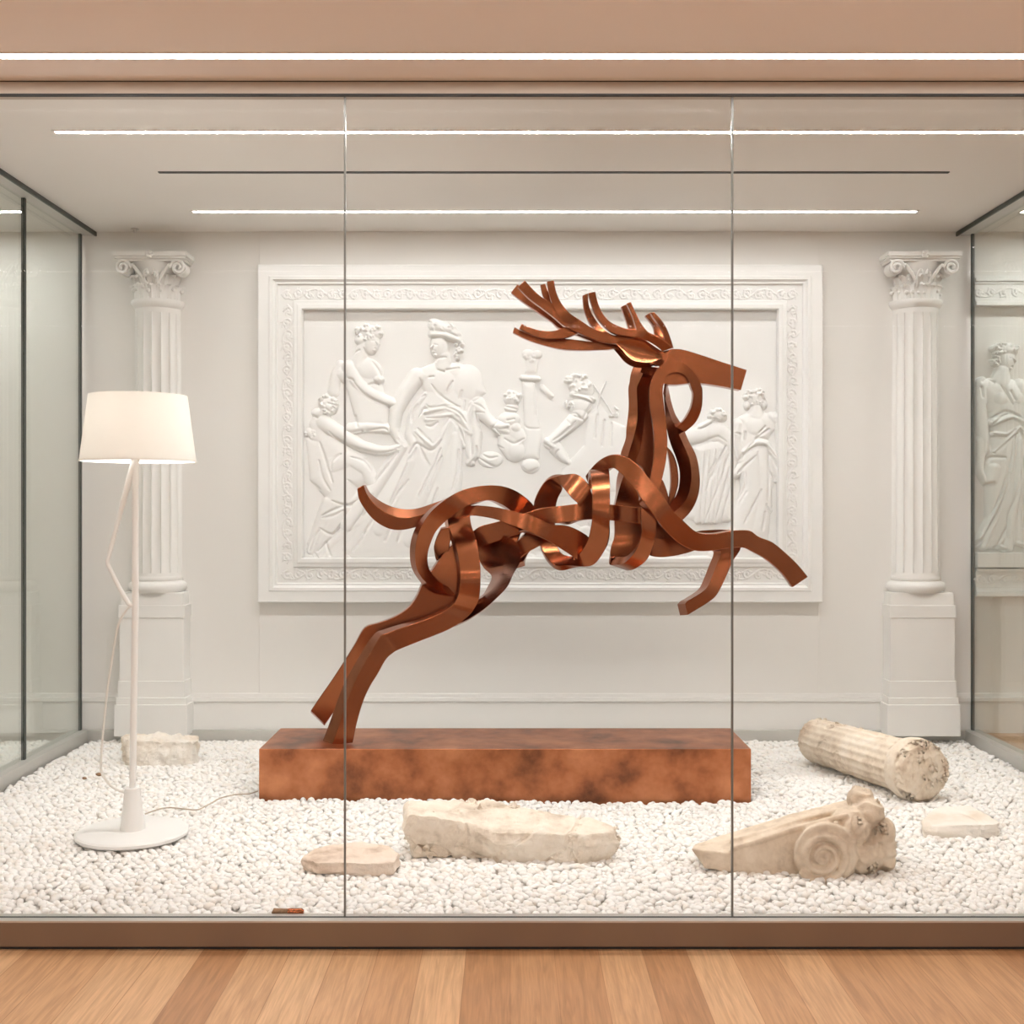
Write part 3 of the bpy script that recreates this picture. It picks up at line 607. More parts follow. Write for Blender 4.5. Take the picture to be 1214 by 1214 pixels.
tag(o, 'bed of small white pebbles covering the floor of the display case behind the front rows', 'pebbles', kind='stuff')
for (px, py, r, lb) in ((117.5, 918, .015, 'tiny brown stone chip among white pebbles beside the lamp cable'), (100, 922.5, .011, 'smallest dark brown chip, left of the other chip near the lamp')):
    bm = bmesh.new(); bmesh.ops.create_icosphere(bm, subdivisions=2, radius=r)
    for v in bm.verts: v.co *= 1+.4*noise.noise(v.co*90)
    g = G(px, py, .085); o = obj('stone_chip', bm, M['chip'], smooth=60); o.location = g; o.scale = (1.2, .8, .6); tag(o, lb, 'stone')

# ------------------------------------------------------------------ floor lamp
def sub_of(o, p): o.parent = p; o.matrix_parent_inverse = Matrix.Identity(4)
DL = 5.12
def Lp(px, py, dd=0): return P(px, py, DL+dd)
lb = Lp(157, 986); lx, ly = lb.x, lb.y
lamp = thing('floor_lamp', 'white floor lamp with tapered fabric drum shade and bent side arm on the pebbles', 'lamp', (lx, ly, .07))
vs, fs = lathe([(.001, .070), (.225, .070), (.237, .078), (.238, .090), (.230, .097), (.001, .101)], 72)
def put(name, vs, fs, mat, off=(lx, ly, 0), sm=35):
    o = pyobj(name, [v+Vector(off) for v in vs], fs, mat, None, sm); adopt(lamp, o); return o
put('base', vs, fs, M['lampw'])
zt = EYE-(934-CY)*DL/F0
vs, fs = lathe([(.052, .098), (.051, .11), (.046, .15), (.034, zt-.012), (.031, zt), (.012, zt+.003)], 40); put('collar', vs, fs, M['lampw'])
pxo = (160.5-CX)*DL/F0
zs1, zs0 = EYE+(CY-550)*DL/F0, EYE+(CY-719)*DL/F0
vs, fs = tube([(lx, ly, zt-.02), ((lx+pxo)/2, ly, (zt+zs0)/2), (pxo, ly, zs0), (pxo, ly, zs1-.12), (pxo, ly, zs1+.03)], [.0145, .0145, .0145, .0135, .017], 16)
put('pole', vs, fs, M['lampw'], (0, 0, 0))
arm = [Lp(161, 548), Lp(157.5, 556), Lp(153.5, 568), Lp(142, 610), Lp(127.3, 665), Lp(128, 670), Lp(141, 696), Lp(152.5, 716), Lp(156, 718), Lp(161, 717)]
vs, fs = tube(arm, [.018, .017, .014, .0105, .0095, .0095, .0095, .0105, .010, .010], 12); put('arm', vs, fs, M['lampw'], (0, 0, 0))
cab = spline([Lp(154, 719), Lp(147, 727), Lp(139, 745), Lp(133, 780), Lp(127, 820), Lp(122, 870), Lp(119.5, 905), Lp(120.5, 916), Lp(128, 928), Lp(138, 936), Lp(150, 940, .0)], 6)
vs, fs = tube(cab, .0052, 8); put('cable', vs, fs, M['cable'], (0, 0, 0))
sx = (164-CX)*DL/F0; zt_, zb_ = EYE+(CY-469)*DL/F0, EYE+(CY-547)*DL/F0
rt, rb = 56.5*DL/F0, 66.5*DL/F0
vs, fs = lathe([(rt, zt_), (rb, zb_), (rb-.003, zb_), (rt-.003, zt_), (rt, zt_)], 72); sh = put('lamp_shade', vs, fs, M['shade'], (sx, ly, 0), 50)
vs, fs = lathe([(rb+.0008, zb_+.006), (rb+.0015, zb_-.001), (rb-.0045, zb_-.001), (rb-.004, zb_+.006), (rb+.0008, zb_+.006)], 72); o = put('shade_rim', vs, fs, M['cable'], (sx, ly, 0), 50); sub_of(o, sh)
bm = bmesh.new(); bmesh.ops.create_uvsphere(bm, u_segments=20, v_segments=12, radius=.034); o = obj('bulb', bm, M['bulb'], None, 60); 
o.data.transform(Matrix.Translation((sx, ly, zb_+.13))); bulb = o
vs, fs = tube([(pxo, ly, zs1+.01), (sx, ly, zb_+.03), (sx, ly, zb_+.10)], [.014, .016, .016], 12); o = put('socket', vs, fs, M['steel'], (0, 0, 0)); sub_of(bulb, o)
bm = bmesh.new()
for k in range(3):
    a = k*2*PI/3+.4; vs, fs = tube([(sx, ly, zb_+.02), (sx+rb*.97*math.cos(a), ly+rb*.97*math.sin(a), zb_+.03)], .0025, 6); chip(bm, vs, fs)
o = obj('shade_spider', bm, M['steel']); sub_of(o, sh)
cord = spline([G(172, 965, .08), G(186, 960, .083), G(200, 957.5, .083), G(218, 959, .083), G(234, 960, .083), G(247, 954, .083), G(262, 946, .083), G(280, 942, .083), G(296, 941, .083), G(305.5, 938, .083)], 6)
vs, fs = tube(cord, .0032, 7); o = pyobj('power_cord', vs, fs, M['cordb'], smooth=60)
tag(o, 'thin beige power cord snaking over pebbles from the lamp to the plinth', 'cord')
# small two-tone copper offcut lying against the front glass
g = G(342, 1083, .112); off = thing('copper_peg', 'tiny two-tone copper peg lying on the pebbles against the front glass', 'peg', (g.x, .045, .085))
kx = 4.08/F0
vs, fs = tube([((323-CX)*kx, .045, .102), ((324.5-CX)*kx, .045, .100), ((336-CX)*kx, .045, .0985), ((342-CX)*kx, .045, .0985)], [.006, .0125, .0125, .0125], 14)
a_ = pyobj('shank', vs, fs, M['chip'], smooth=50)
vs, fs = tube([((342-CX)*kx, .045, .0985), ((345-CX)*kx, .045, .0985), ((358-CX)*kx, .045, .0985), ((360.5-CX)*kx, .045, .0985)], [.0125, .0135, .0135, .008], 14)
b_ = pyobj('tip', vs, fs, M['copper'], smooth=50); adopt(off, a_, b_)

# ------------------------------------------------------------------ pilaster columns
def pilaster(cx, label, sd):
    X0 = bx(cx); yw = YB-.001
    t = thing('pilaster', label, 'column', (X0, yw-.1, bz(868)))
    def half(prof, rf=None, seg=96): return lathe(prof, seg, PI, 2*PI, rf)
    def add(name, vs, fs, sm=35):
        o = pyobj(name, [v+Vector((X0, yw, 0)) for v in vs], fs, M['colplaster'], None, sm); adopt(t, o); return o
    zs = lambda y: bz(y)
    ztop, zbot = zs(372), zs(680)
    pr = [(.148, zs(683)), (.146, zs(679))]
    n = 14
    for k in range(n+1): u = k/n; pr.append((.146-.009*u**1.5, zbot+.01+(ztop-zbot-.02)*u))
    pr += [(.138, zs(369)), (.139, zs(367))]
    def fl(a, z):
        if z < zbot+.012 or z > ztop-.012: return 1
        return 1-.13*abs(math.sin(a*8))**.5
    pr2 = [pr[0], pr[1], (.146, zbot+.008)]+pr[2:-2]+[(.138, ztop-.006)]+pr[-2:]
    vs, fs = half(pr2, fl, 264); add('shaft', vs, fs, 25)
    vs, fs = half([(.139, zs(368)), (.150, zs(366)), (.158, zs(363.5)), (.163, zs(361)), (.160, zs(358.5)), (.13, zs(358))]); add('necking', vs, fs, 40)
    vs, fs = half([(.148, zs(682)), (.150, zs(683)), (.152, zs(686)), (.145, zs(687.5)), (.155, zs(688.5)), (.172, zs(690)), (.180, zs(694)), (.174, zs(698)), (.158, zs(700)), (.156, zs(701.5))]); add('torus', vs, fs, 50)
    bm = bmesh.new()
    for (w, pj, y0, y1) in ((.190, .185, 716, 701), (.203, .200, 730, 715.5), (.196, .192, 804, 730), (.204, .20, 823, 803.5), (.214, .212, 831, 822.5), (.222, .225, 867, 830.5)):
        box(bm, -w, w, -pj*.72, 0, zs(y0), zs(y1))
    bmesh.ops.translate(bm, verts=bm.verts, vec=(X0, yw, 0)); o = obj('pedestal', bm, M['colplaster']); adopt(t, o); bev(o, .003)
    # capital: bell, abacus, leaves, volutes, centre flower
    bm = bmesh.new()
    vs, fs = half([(.128, zs(359)), (.127, zs(350)), (.130, zs(340)), (.140, zs(328)), (.165, zs(318)), (.17, zs(315))], None, 40); chip(bm, vs, fs)
    for (w, pj, y0, y1) in ((.205, .165, 316, 313), (.214, .178, 313, 310), (.222, .188, 310.5, 305.5)): box(bm, -w, w, -pj, 0, zs(y0), zs(y1))
    rr = random.Random(cx)
    def leaf(a, z0, h, wd, r0, curl, lean=0):
        rows = []
        for i in range(9):
            u = i/8; r = r0+curl*max(0, u-.35)**2*2.4; z = z0+h*(u if u < .85 else .85+(.85-u)*.9); wv = wd*(.55+.75*math.sin(PI*min(1, u*.9+.12)))*(1-.75*max(0, u-.75)/.25)
            row_ = []
            for j in range(7):
                v = (j-3)/3; aa = a+v*wv/(2*r0)+lean*u; rad = r-.008*abs(v)**1.2+(.006 if j == 3 else 0)+(.004 if j in (1, 5) else 0)
                row_.append(bm.verts.new((rad*math.cos(aa), rad*math.sin(aa), z+.004*(j % 2))))
            rows.append(row_)
        for i in range(8):
            for j in range(6): bm.faces.new((rows[i][j], rows[i][j+1], rows[i+1][j+1], rows[i+1][j]))
    for k in range(9): leaf(PI+PI*(k+.5)/9, zs(358.5), .105, .055, .138, .035)
    for k in range(8): leaf(PI+PI*(k+1)/9, zs(358.5), .175, .055, .133, .050)
    for sgn in (-1, 1):                               # corner volutes on their stalks
        for pj in (.165,):
            sp_ = []
            for k in range(40):
                u = k/39; a = -PI/2+u*2*PI*1.7; r = .044*(1-u*.8)
                sp_.append(Vector((sgn*(.166+r*math.sin(a)*1.0), -pj+.02*u*0, zs(323)-r*math.cos(a)*-1)))
            pts = spline([Vector((sgn*.03, -.14, zs(342))), Vector((sgn*.07, -.155, zs(330))), Vector((sgn*.11, -.16, zs(320)))], 4)+sp_
            vs, fs = tube(pts, .0105, 8); chip(bm, vs, fs)
        vs, fs = tube([Vector((sgn*.166, -.15, zs(323))), Vector((sgn*.166, -.05, zs(323)))], .043, 16); chip(bm, vs, fs)
        vs, fs = tube(spline([Vector((sgn*.035, -.14, zs(345))), Vector((sgn*.04, -.165, zs(332))), Vector((sgn*.022, -.172, zs(326))), Vector((sgn*.012, -.170, zs(331)))], 4), .007, 7); chip(bm, vs, fs)
    for k in range(26 if sd else 12):                 # small curled leaf tips
        a = PI+PI*(k+.5)/(26 if sd else 12); u = rr.random()
        bmesh.ops.create_icosphere(bm, subdivisions=2, radius=rr.uniform(.009, .015), matrix=Matrix.Translation((.147*math.cos(a), .147*math.sin(a), zs(352-u*26))))
    for k in range(5):                                # flower on the abacus
        a = k*2*PI/5; bmesh.ops.create_icosphere(bm, subdivisions=2, radius=.012, matrix=Matrix.Translation((.012*math.cos(a), -.19, zs(309)+.014*math.sin(a))))
    for v in bm.verts: v.co.y = min(v.co.y, -.0005)
    bmesh.ops.translate(bm, verts=bm.verts, vec=(X0, yw, 0))
    me = bpy.data.meshes.new('capital'); bm.to_mesh(me); bm.free(); o = link('capital', me, M['colplaster'], None, 50); adopt(t, o)
pilaster(188, 'left fluted pilaster with leafy capital behind the floor lamp', False)
pilaster(1084.5, 'right fluted pilaster with volute capital above the fallen column drum', True)
# ------------------------------------------------------------------ carved plaster reliefs
class Field:
    def __init__(s, x0, y0, x1, y1, step=.7):
        s.x0, s.y0, s.step = x0, y0, step
        s.nx, s.ny = int((x1-x0)/step)+1, int((y1-y0)/step)+1
        s.X, s.Y = np.meshgrid(x0+np.arange(s.nx)*step, y0+np.arange(s.ny)*step)
        s.H = np.zeros((s.ny, s.nx)); s.G = np.zeros((s.ny, s.nx)); s.o = (0, 0, 1)
    def org(s, x, y, k): s.o = (x, y, k); return s
    def t(s, p): return [(s.o[0]+q[0]/s.o[2], s.o[1]+q[1]/s.o[2]) for q in p]
    def win(s, xs, ys, m):
        i0 = max(0, int((min(xs)-m-s.x0)/s.step)); i1 = min(s.nx, int((max(xs)+m-s.x0)/s.step)+2)
        j0 = max(0, int((min(ys)-m-s.y0)/s.step)); j1 = min(s.ny, int((max(ys)+m-s.y0)/s.step)+2)
        return slice(j0, j1), slice(i0, i1)
    def seg(s, p, r):
        """yields window and normalised distance field of the stroke p with radii r (pixels)"""
        for i in range(len(p)-1):
            (ax, ay), (bx_, by_) = p[i], p[i+1]; w = s.win((ax, bx_), (ay, by_), max(r[i], r[i+1])*1.6+1)
            X, Y = s.X[w], s.Y[w]
            if X.size == 0: continue
            dx, dy = bx_-ax, by_-ay; L = dx*dx+dy*dy+1e-9; u = np.clip(((X-ax)*dx+(Y-ay)*dy)/L, 0, 1)
            d = np.hypot(X-ax-u*dx, Y-ay-u*dy); yield w, d/(r[i]+(r[i+1]-r[i])*u)
    def cap(s, p, r, h, add=False):
        p = s.t(p); r = [q/s.o[2] for q in (r if hasattr(r, '__len__') else [r]*len(p))]
        if len(r) == 2 and len(p) > 2: r = [r[0]+(r[1]-r[0])*i/(len(p)-1) for i in range(len(p))]
        acc = np.zeros_like(s.H)
        for w, d in s.seg(p, r): acc[w] = np.maximum(acc[w], h*np.sqrt(np.clip(1-d*d, 0, 1)))
        s.H = s.H+acc if add else np.maximum(s.H, acc); return s
    def ell(s, cx, cy, rx, ry, h, ang=0, add=False):
        (cx, cy), = s.t([(cx, cy)]); rx /= s.o[2]; ry /= s.o[2]; w = s.win((cx,), (cy,), max(rx, ry)+1)
        X, Y = s.X[w]-cx, s.Y[w]-cy; c, n = math.cos(ang), math.sin(ang)
        d = ((X*c+Y*n)/rx)**2+((-X*n+Y*c)/ry)**2; v = h*np.sqrt(np.clip(1-d, 0, 1))
        s.H[w] = s.H[w]+v if add else np.maximum(s.H[w], v); return s
    def poly(s, p, h, soft):
        p = s.t(p); soft /= s.o[2]; xs = [q[0] for q in p]; ys = [q[1] for q in p]; w = s.win(xs, ys, 2); X, Y = s.X[w], s.Y[w]
        ins = np.zeros(X.shape, bool); dm = np.full(X.shape, 1e9); n = len(p)
        for i in range(n):
            (ax, ay), (bx_, by_) = p[i], p[(i+1) % n]; dx, dy = bx_-ax, by_-ay
            if dy: ins ^= ((ay > Y) != (by_ > Y)) & (X < dx*(Y-ay)/dy+ax)
            u = np.clip(((X-ax)*dx+(Y-ay)*dy)/(dx*dx+dy*dy+1e-9), 0, 1); dm = np.minimum(dm, np.hypot(X-ax-u*dx, Y-ay-u*dy))
        q = np.clip(dm/soft, 0, 1); s.H[w] = np.maximum(s.H[w], np.where(ins, h*np.sqrt(1-(1-q)**2), 0)); return s
    def fold(s, p, wd, dep):
        """a groove (dep > 0) or ridge (dep < 0) cut into what is already there"""
        q = s.t(p); wd /= s.o[2]
        q = [(v.x, v.y) for v in spline([(a, b, 0) for a, b in q], 5)] if len(q) > 2 else q
        acc = np.zeros_like(s.H); n = len(q)
        r = [wd*(.35+.65*math.sin(PI*min(1, max(0, (i+.5)/n)))) for i in range(n)]
        for w, d in s.seg(q, r): acc[w] = np.maximum(acc[w], np.exp(-d*d*2.2))
        s.G = s.G+acc*dep; return s
    def curls(s, cx, cy, rx, ry, n, r, h, seed=0, ring=False):
        q = random.Random(seed)
        for k in range(n):
            a = q.uniform(0, 2*PI); u = 1 if ring else math.sqrt(q.random())
            x, y = cx+rx*u*math.cos(a), cy+ry*u*math.sin(a); s.ell(x, y, r*q.uniform(.7, 1.2), r*q.uniform(.6, 1), h*q.uniform(.8, 1.1), q.uniform(0, 3))
        return s
    def mesh(s, name, root, mat, ysurf, d, label=None, clip=True):
        m = s.H > (.0006 if clip else -1); H = np.where(m, np.maximum(s.H-s.G*(s.H > .002), .0008), 0)
        K = H.copy()
        K[1:-1, 1:-1] = (H[1:-1, 1:-1]*4+H[:-2, 1:-1]+H[2:, 1:-1]+H[1:-1, :-2]+H[1:-1, 2:])/8
        H = np.where(m, K, 0)
        fm = m[:-1, :-1] | m[1:, :-1] | m[:-1, 1:] | m[1:, 1:]
        if not fm.any(): return
        H = H*.82; yy = ysurf-H+np.where(m, 0, .002)
        # the figure projects from the slab; x and z keep the size it has at the slab
        Xw = (s.X-CX)*d/F0; Zw = EYE-(s.Y-CY)*d/F0
        used = np.zeros(m.shape, bool); used[:-1, :-1] |= fm; used[1:, :-1] |= fm; used[:-1, 1:] |= fm; used[1:, 1:] |= fm
        idx = -np.ones(m.shape, np.int32); idx[used] = np.arange(used.sum())
        vs = np.stack([Xw[used], yy[used], Zw[used]], -1).astype(np.float32)
        f = np.stack([idx[:-1, :-1][fm], idx[1:, :-1][fm], idx[1:, 1:][fm], idx[:-1, 1:][fm]], -1).astype(np.int32)
        me = bpy.data.meshes.new(name); me.vertices.add(len(vs)); me.vertices.foreach_set('co', vs.ravel())
        me.loops.add(f.size); me.loops.foreach_set('vertex_index', f.ravel()); me.polygons.add(len(f))
        me.polygons.foreach_set('loop_start', np.arange(0, f.size, 4, dtype=np.int32)); me.polygons.foreach_set('use_smooth', np.ones(len(f), bool)); me.update(calc_edges=True)
        o = link(name, me, mat); adopt(root, o)
        if label: o['label'] = label
        return o
DS = D2-.03                                   # distance of the relief slab's face
YS = CAMY+DS
def moulding(x0, y0, x1, y1, prof, d, yw, mat, name, root):
    """mitred frame; prof = (inset in picture px, projection from the wall)"""
    vs, fs = [], []
    k = d/F0
    for (o_, h) in prof:
        for (x, y) in ((x0+o_, y0+o_), (x1-o_, y0+o_), (x1-o_, y1-o_), (x0+o_, y1-o_)):
            vs.append(Vector(((x-CX)*k, yw-h, EYE-(y-CY)*k)))
    for i in range(len(prof)-1):
        for j in range(4): fs.append((i*4+j, i*4+(j+1) % 4, (i+1)*4+(j+1) % 4, (i+1)*4+j))
    o = pyobj(name, vs, fs, mat, None, 30); adopt(root, o); return o
def scroll(f, x0, x1, yc, amp, vert=False, seed=1):
    """running acanthus scroll along a band"""
    q = random.Random(seed); per = 27; n = max(1, round((x1-x0)/per)); per = (x1-x0)/n
    def T(p): return [(b, a) for a, b in p] if vert else p
    wav = [(x0+per*i/6, yc+amp*.75*math.sin(PI*i/6)) for i in range(6*n+1)]
    f.cap(T(wav), 1.1, .007)
    for i in range(n*1):
        for half in (0, 1):
            cx = x0+per*(i+.25+.5*half); sg = -1 if half == 0 else 1; cy = yc+sg*-amp*.15
            sp_ = [(cx+(amp*.72*(1-t/16))*math.cos(sg*(t*.62)+PI/2*sg), cy+(amp*.72*(1-t/16))*math.sin(sg*(t*.62)+PI/2*sg)) for t in range(14)]
            f.cap(T(sp_), [1.3, .7], .008)
            e = T([(cx, cy)])[0]; f.ell(e[0], e[1], 1.9, 1.9, .010)
            for k in range(5):
                a = q.uniform(0, 6.28); r = amp*q.uniform(.7, 1.05); p0 = (cx+r*.55*math.cos(a), cy+r*.55*math.sin(a)); p1 = (cx+r*math.cos(a+.5), cy+min(amp, max(-amp, r*math.sin(a+.5))))
                f.cap(T([p0, p1]), [1.5, .5], .007)
PROF = [(0, 0), (0, .070), (.8, .074), (13, .074), (14, .080), (17.5, .080), (18.5, .070), (20, .064), (22, .064), (23, .050), (41, .050), (42, .064), (45, .068), (47, .078), (50, .080), (51.5, .078), (52, .07), (52, .02)]
rel = thing('wall_relief', 'large framed white plaster relief of classical figures on the back wall behind the stag', 'relief', (bx(640), YB-.015, bz(515)))
moulding(309, 317, 971, 713, PROF, D2, YB-.012, M['plaster'], 'frame', rel)
o = boxo('backing', bx(360), bx(920), YS, YB-.012, bz(664), bz(366), M['plaster']); adopt(rel, o)
yo = YB-.012-.050
for (x0, x1, y0, vert) in ((334, 946, 349, 0), (334, 946, 681, 0), (341, 341, 0, 1), (939, 939, 0, 1)):
    if vert: f = Field(x0-10, 360, x0+10, 670, .65); scroll(f, 362, 668, x0, 8, True, x0)
    else: f = Field(x0-2, y0-10, x1+2, y0+10, .65); scroll(f, x0, x1, y0, 8, False, y0)
    f.mesh('ornament', rel, M['plaster'], yo, D2-.06)

R1, R2_, R3_, R4_, R5_, R6_, R7_, R8_ = (355, 370, 8.093), (355, 520, 8.093), (450, 370, 8.093), (450, 480, 8.093), (560, 400, 6.07), (780, 450, 6.744), (1134, 300, 6.07), (1134, 490, 6.07)
def face(f, cx, cy, r, side, h):
    """brow, nose, lips and chin on a head turned to side (-1 left, 1 right)"""
    f.cap([(cx+side*r*.55, cy-r*.1), (cx+side*r*.80, cy+r*.22)], [r*.10, r*.16], h*1.12)
    f.ell(cx+side*r*.55, cy+r*.62, r*.22, r*.14, h*1.0)
    f.ell(cx+side*r*.35, cy+r*.95, r*.28, r*.2, h*.9)
    f.fold([(cx+side*r*.15, cy-r*.08), (cx+side*r*.55, cy-r*.12)], r*.12, .006)
    f.fold([(cx+side*r*.35, cy+r*.55), (cx+side*r*.72, cy+r*.52)], r*.08, .005)
# upper left figure, bare shoulders, head turned right
f = Field(362, 372, 480, 560)
f.org(*R1)
f.poly([(440, 480), (560, 440), (700, 470), (800, 560), (790, 660), (820, 800), (860, 950), (860, 1120), (560, 1130), (500, 900), (440, 700), (330, 620), (350, 540)], .030, 90)
f.cap([(610, 320), (590, 430), (560, 520)], [55, 80], .036)
f.ell(650, 560, 160, 120, .040, .4).ell(760, 650, 55, 45, .048)
f.cap([(480, 540), (560, 680), (680, 780), (820, 850), (930, 880)], [80, 50], .046)
f.cap([(390, 500), (350, 600), (330, 760)], [40, 60], .022)
f.ell(690, 300, 78, 118, .046, .12); face(f, 690, 290, 85, 1, .044)
f.ell(670, 200, 135, 75, .046, .1).curls(665, 205, 130, 75, 34, 26, .056, 3).ell(590, 270, 60, 60, .046)
f.cap([(500, 1120), (650, 1100), (850, 1120)], [60, 50], .040)
for p in ([(520, 668), (600, 765), (700, 838), (800, 880), (880, 912)], [(470, 640), (510, 650), (530, 670)], [(700, 480), (760, 560), (790, 640)], [(660, 700), (720, 690), (760, 700)], [(620, 350), (640, 400), (680, 430)], [(520, 400), (580, 370)], [(540, 1000), (560, 1100)], [(640, 1145), (800, 1120), (850, 1140)], [(470, 1160), (600, 1140)]): f.fold(p, 18, .014)
f.mesh('carved_figure', rel, M['plaster'], YS, DS, 'bare-shouldered woman with curly hair at the upper left of the relief')
# seated figure at the far left
f = Field(362, 455, 480, 668)
f.org(*R1)
f.ell(280, 905, 95, 95, .042, .3).curls(270, 890, 95, 85, 30, 24, .050, 5).ell(180, 970, 65, 50, .044)
f.cap([(200, 1000), (170, 1080), (190, 1200)], [60, 90], .030)
f.cap([(230, 1060), (330, 1130), (480, 1220), (600, 1290), (760, 1330), (900, 1330)], [85, 40], .046)
f.cap([(100, 1150), (150, 1200)], [40, 50], .030).curls(110, 1160, 60, 50, 9, 20, .040, 8)
f.cap([(880, 1320), (960, 1290), (1000, 1260)], [36, 16], .048).cap([(900, 1330), (980, 1320)], [28, 12], .05)
f.org(*R2_)
f.poly([(60, 0), (300, -60), (430, 60), (640, 170), (700, 380), (560, 480), (560, 640), (700, 800), (840, 1000), (860, 1180), (120, 1190), (70, 1000), (160, 760), (240, 560), (100, 400)], .030, 110)
f.cap([(330, 250), (500, 200), (640, 300), (700, 420)], [110, 60], .040)
f.cap([(280, 620), (200, 800), (110, 1080)], [70, 40], .034).cap([(600, 560), (300, 760), (180, 1000)], [70, 50], .032)
f.cap([(700, 740), (420, 900), (200, 1150)], [60, 40], .034).cap([(830, 900), (560, 1060), (420, 1160)], [50, 30], .030)
f.ell(830, 1060, 90, 80, .034).ell(150, 1160, 90, 30, .03)
for p in ([(450, 60), (600, 110), (780, 140), (930, 110)], [(310, 300), (320, 220), (400, 150)], [(200, 40), (260, 230), (320, 420)], [(190, 210), (230, 380), (300, 500)], [(320, 600), (450, 640), (560, 600)], [(220, 740), (400, 660), (560, 640)], [(220, 760), (330, 740), (420, 690)], [(200, 860), (320, 920), (420, 820)], [(480, 1090), (600, 1000), (760, 860)], [(620, 880), (640, 920)], [(780, 980), (860, 990), (960, 910)], [(100, 1080), (140, 960), (200, 880)], [(260, 1000), (300, 1120)], [(150, 1100), (200, 1180), (260, 1190)], [(90, 420), (150, 450), (200, 490)], [(100, 650), (150, 700), (160, 760)], [(480, 1100), (560, 1170), (640, 1160)], [(640, 1140), (700, 1190)], [(500, 180), (620, 220), (690, 310)], [(470, 400), (560, 470), (620, 480)], [(430, 780), (330, 930), (180, 1080)]): f.fold(p, 20, .013)
f.org(*R1)
for p in ([(200, 940), (250, 960)], [(260, 930), (330, 990)], [(290, 1150), (380, 1230), (500, 1300)], [(280, 880), (360, 900)], [(140, 1000), (180, 1020)]): f.fold(p, 16, .014)
f.mesh('carved_figure', rel, M['plaster'], YS, DS, 'seated woman reaching right at the lower left of the relief')
# crowned standing figure
f = Field(372, 374, 610, 668)
f.org(*R3_)
f.poly([(330, 600), (390, 540), (520, 490), (740, 480), (900, 545), (990, 680), (1025, 775), (905, 870), (840, 980), (860, 1150), (900, 1300), (560, 1350), (260, 1350), (250, 1000), (430, 760), (400, 690)], .036, 120)
f.ell(600, 680, 200, 180, .048, .2).ell(820, 700, 170, 200, .046, .3)
f.cap([(360, 620), (240, 780), (160, 950), (140, 1120), (190, 1230), (240, 1300)], [85, 80, 66, 58, 44, 26], .050)
f.cap([(940, 880), (1000, 990), (1080, 1070), (1170, 1090)], [75, 60, 50, 44], .046)
f.cap([(610, 430), (610, 530)], [70, 90], .044)
f.ell(575, 340, 92, 120, .052); face(f, 570, 330, 90, -1, .052)
f.cap([(500, 215), (640, 225), (750, 270)], [38, 42], .058)
f.cap([(520, 120), (620, 150), (730, 220)], [60, 50], .050).curls(600, 150, 110, 60, 22, 20, .060, 11).curls(510, 110, 40, 50, 8, 18, .060, 12)
f.curls(760, 330, 40, 60, 14, 24, .050, 13).curls(735, 430, 20, 40, 8, 20, .048, 14)
f.cap([(890, 880), (860, 980), (840, 1100), (860, 1160)], [30, 40], .050)
f.cap([(440, 960), (640, 900), (800, 990), (850, 1130)], [40, 50], .056).cap([(450, 1030), (700, 990)], [40, 40], .052)
f.cap([(440, 790), (330, 940), (290, 1180), (320, 1250)], [26, 60], .044)
f.org(*R4_)
f.poly([(250, 360), (340, 240), (690, 120), (760, 260), (790, 480), (800, 700), (700, 1400), (300, 1500), (-300, 1480), (-420, 1400), (-60, 900), (160, 560)], .038, 110)
f.cap([(230, 400), (0, 740), (-300, 1150)], [60, 90], .046).cap([(300, 560), (160, 850), (0, 1200)], [80, 100], .046)
f.cap([(690, 170), (560, 560), (400, 900), (300, 1300)], [60, 110], .050).cap([(730, 300), (720, 700), (640, 1200)], [60, 90], .048)
f.cap([(350, 270), (520, 400), (680, 160)], [40, 40], .054)
f.cap([(890, 0), (930, 300), (920, 480), (850, 560)], [50, 56, 46, 26], .042).cap([(840, 240), (860, 480), (890, 560)], [36, 26], .040)
f.cap([(1090, 190), (1160, 210), (1230, 200)], [50, 44, 26], .05).cap([(1100, 240), (1150, 290)], [16, 10], .05)
FO = [[(430, 40), (520, 25), (640, 25), (760, 80), (830, 170)], [(400, 90), (430, 40), (470, 50)], [(450, 130), (560, 130), (690, 115)], [(690, 120), (640, 180), (570, 310), (520, 370), (490, 355)], [(370, 230), (440, 310), (490, 350)], [(340, 270), (420, 350)], [(290, 470), (350, 378), (400, 395), (490, 440), (560, 390), (600, 340)], [(270, 540), (320, 490), (350, 420)], [(690, 130), (760, 220), (790, 300), (820, 380)], [(760, 230), (770, 310), (800, 430)], [(700, 130), (780, 190), (850, 250)], [(150, 450), (90, 520), (0, 560)],
      [(590, 420), (540, 560), (460, 720), (380, 880)], [(600, 500), (500, 700), (470, 820)], [(390, 400), (440, 520), (480, 580)], [(270, 560), (220, 700), (110, 930)], [(280, 720), (180, 850), (120, 960)], [(760, 430), (750, 640), (700, 820)], [(930, 400), (930, 500), (850, 580)], [(900, 580), (930, 690)], [(940, 520), (1000, 580), (1100, 610)], [(240, 250), (260, 120), (310, 0)], [(310, 170), (330, 60), (370, 0)], [(190, 260), (220, 340)], [(180, 330), (220, 370)], [(180, 460), (60, 620), (-60, 760)], [(560, 800), (500, 1000), (460, 1200)], [(0, 1000), (-150, 1250), (-250, 1400)], [(150, 1100), (60, 1300)], [(920, 80), (960, 230), (1080, 220)], [(560, 170), (500, 210), (450, 200)], [(620, 900), (560, 1150), (500, 1350)], [(-60, 860), (-220, 1150), (-330, 1350)], [(260, 1050), (180, 1300)]]
for p in FO: f.fold(p, 20, .017)
f.org(*R3_)
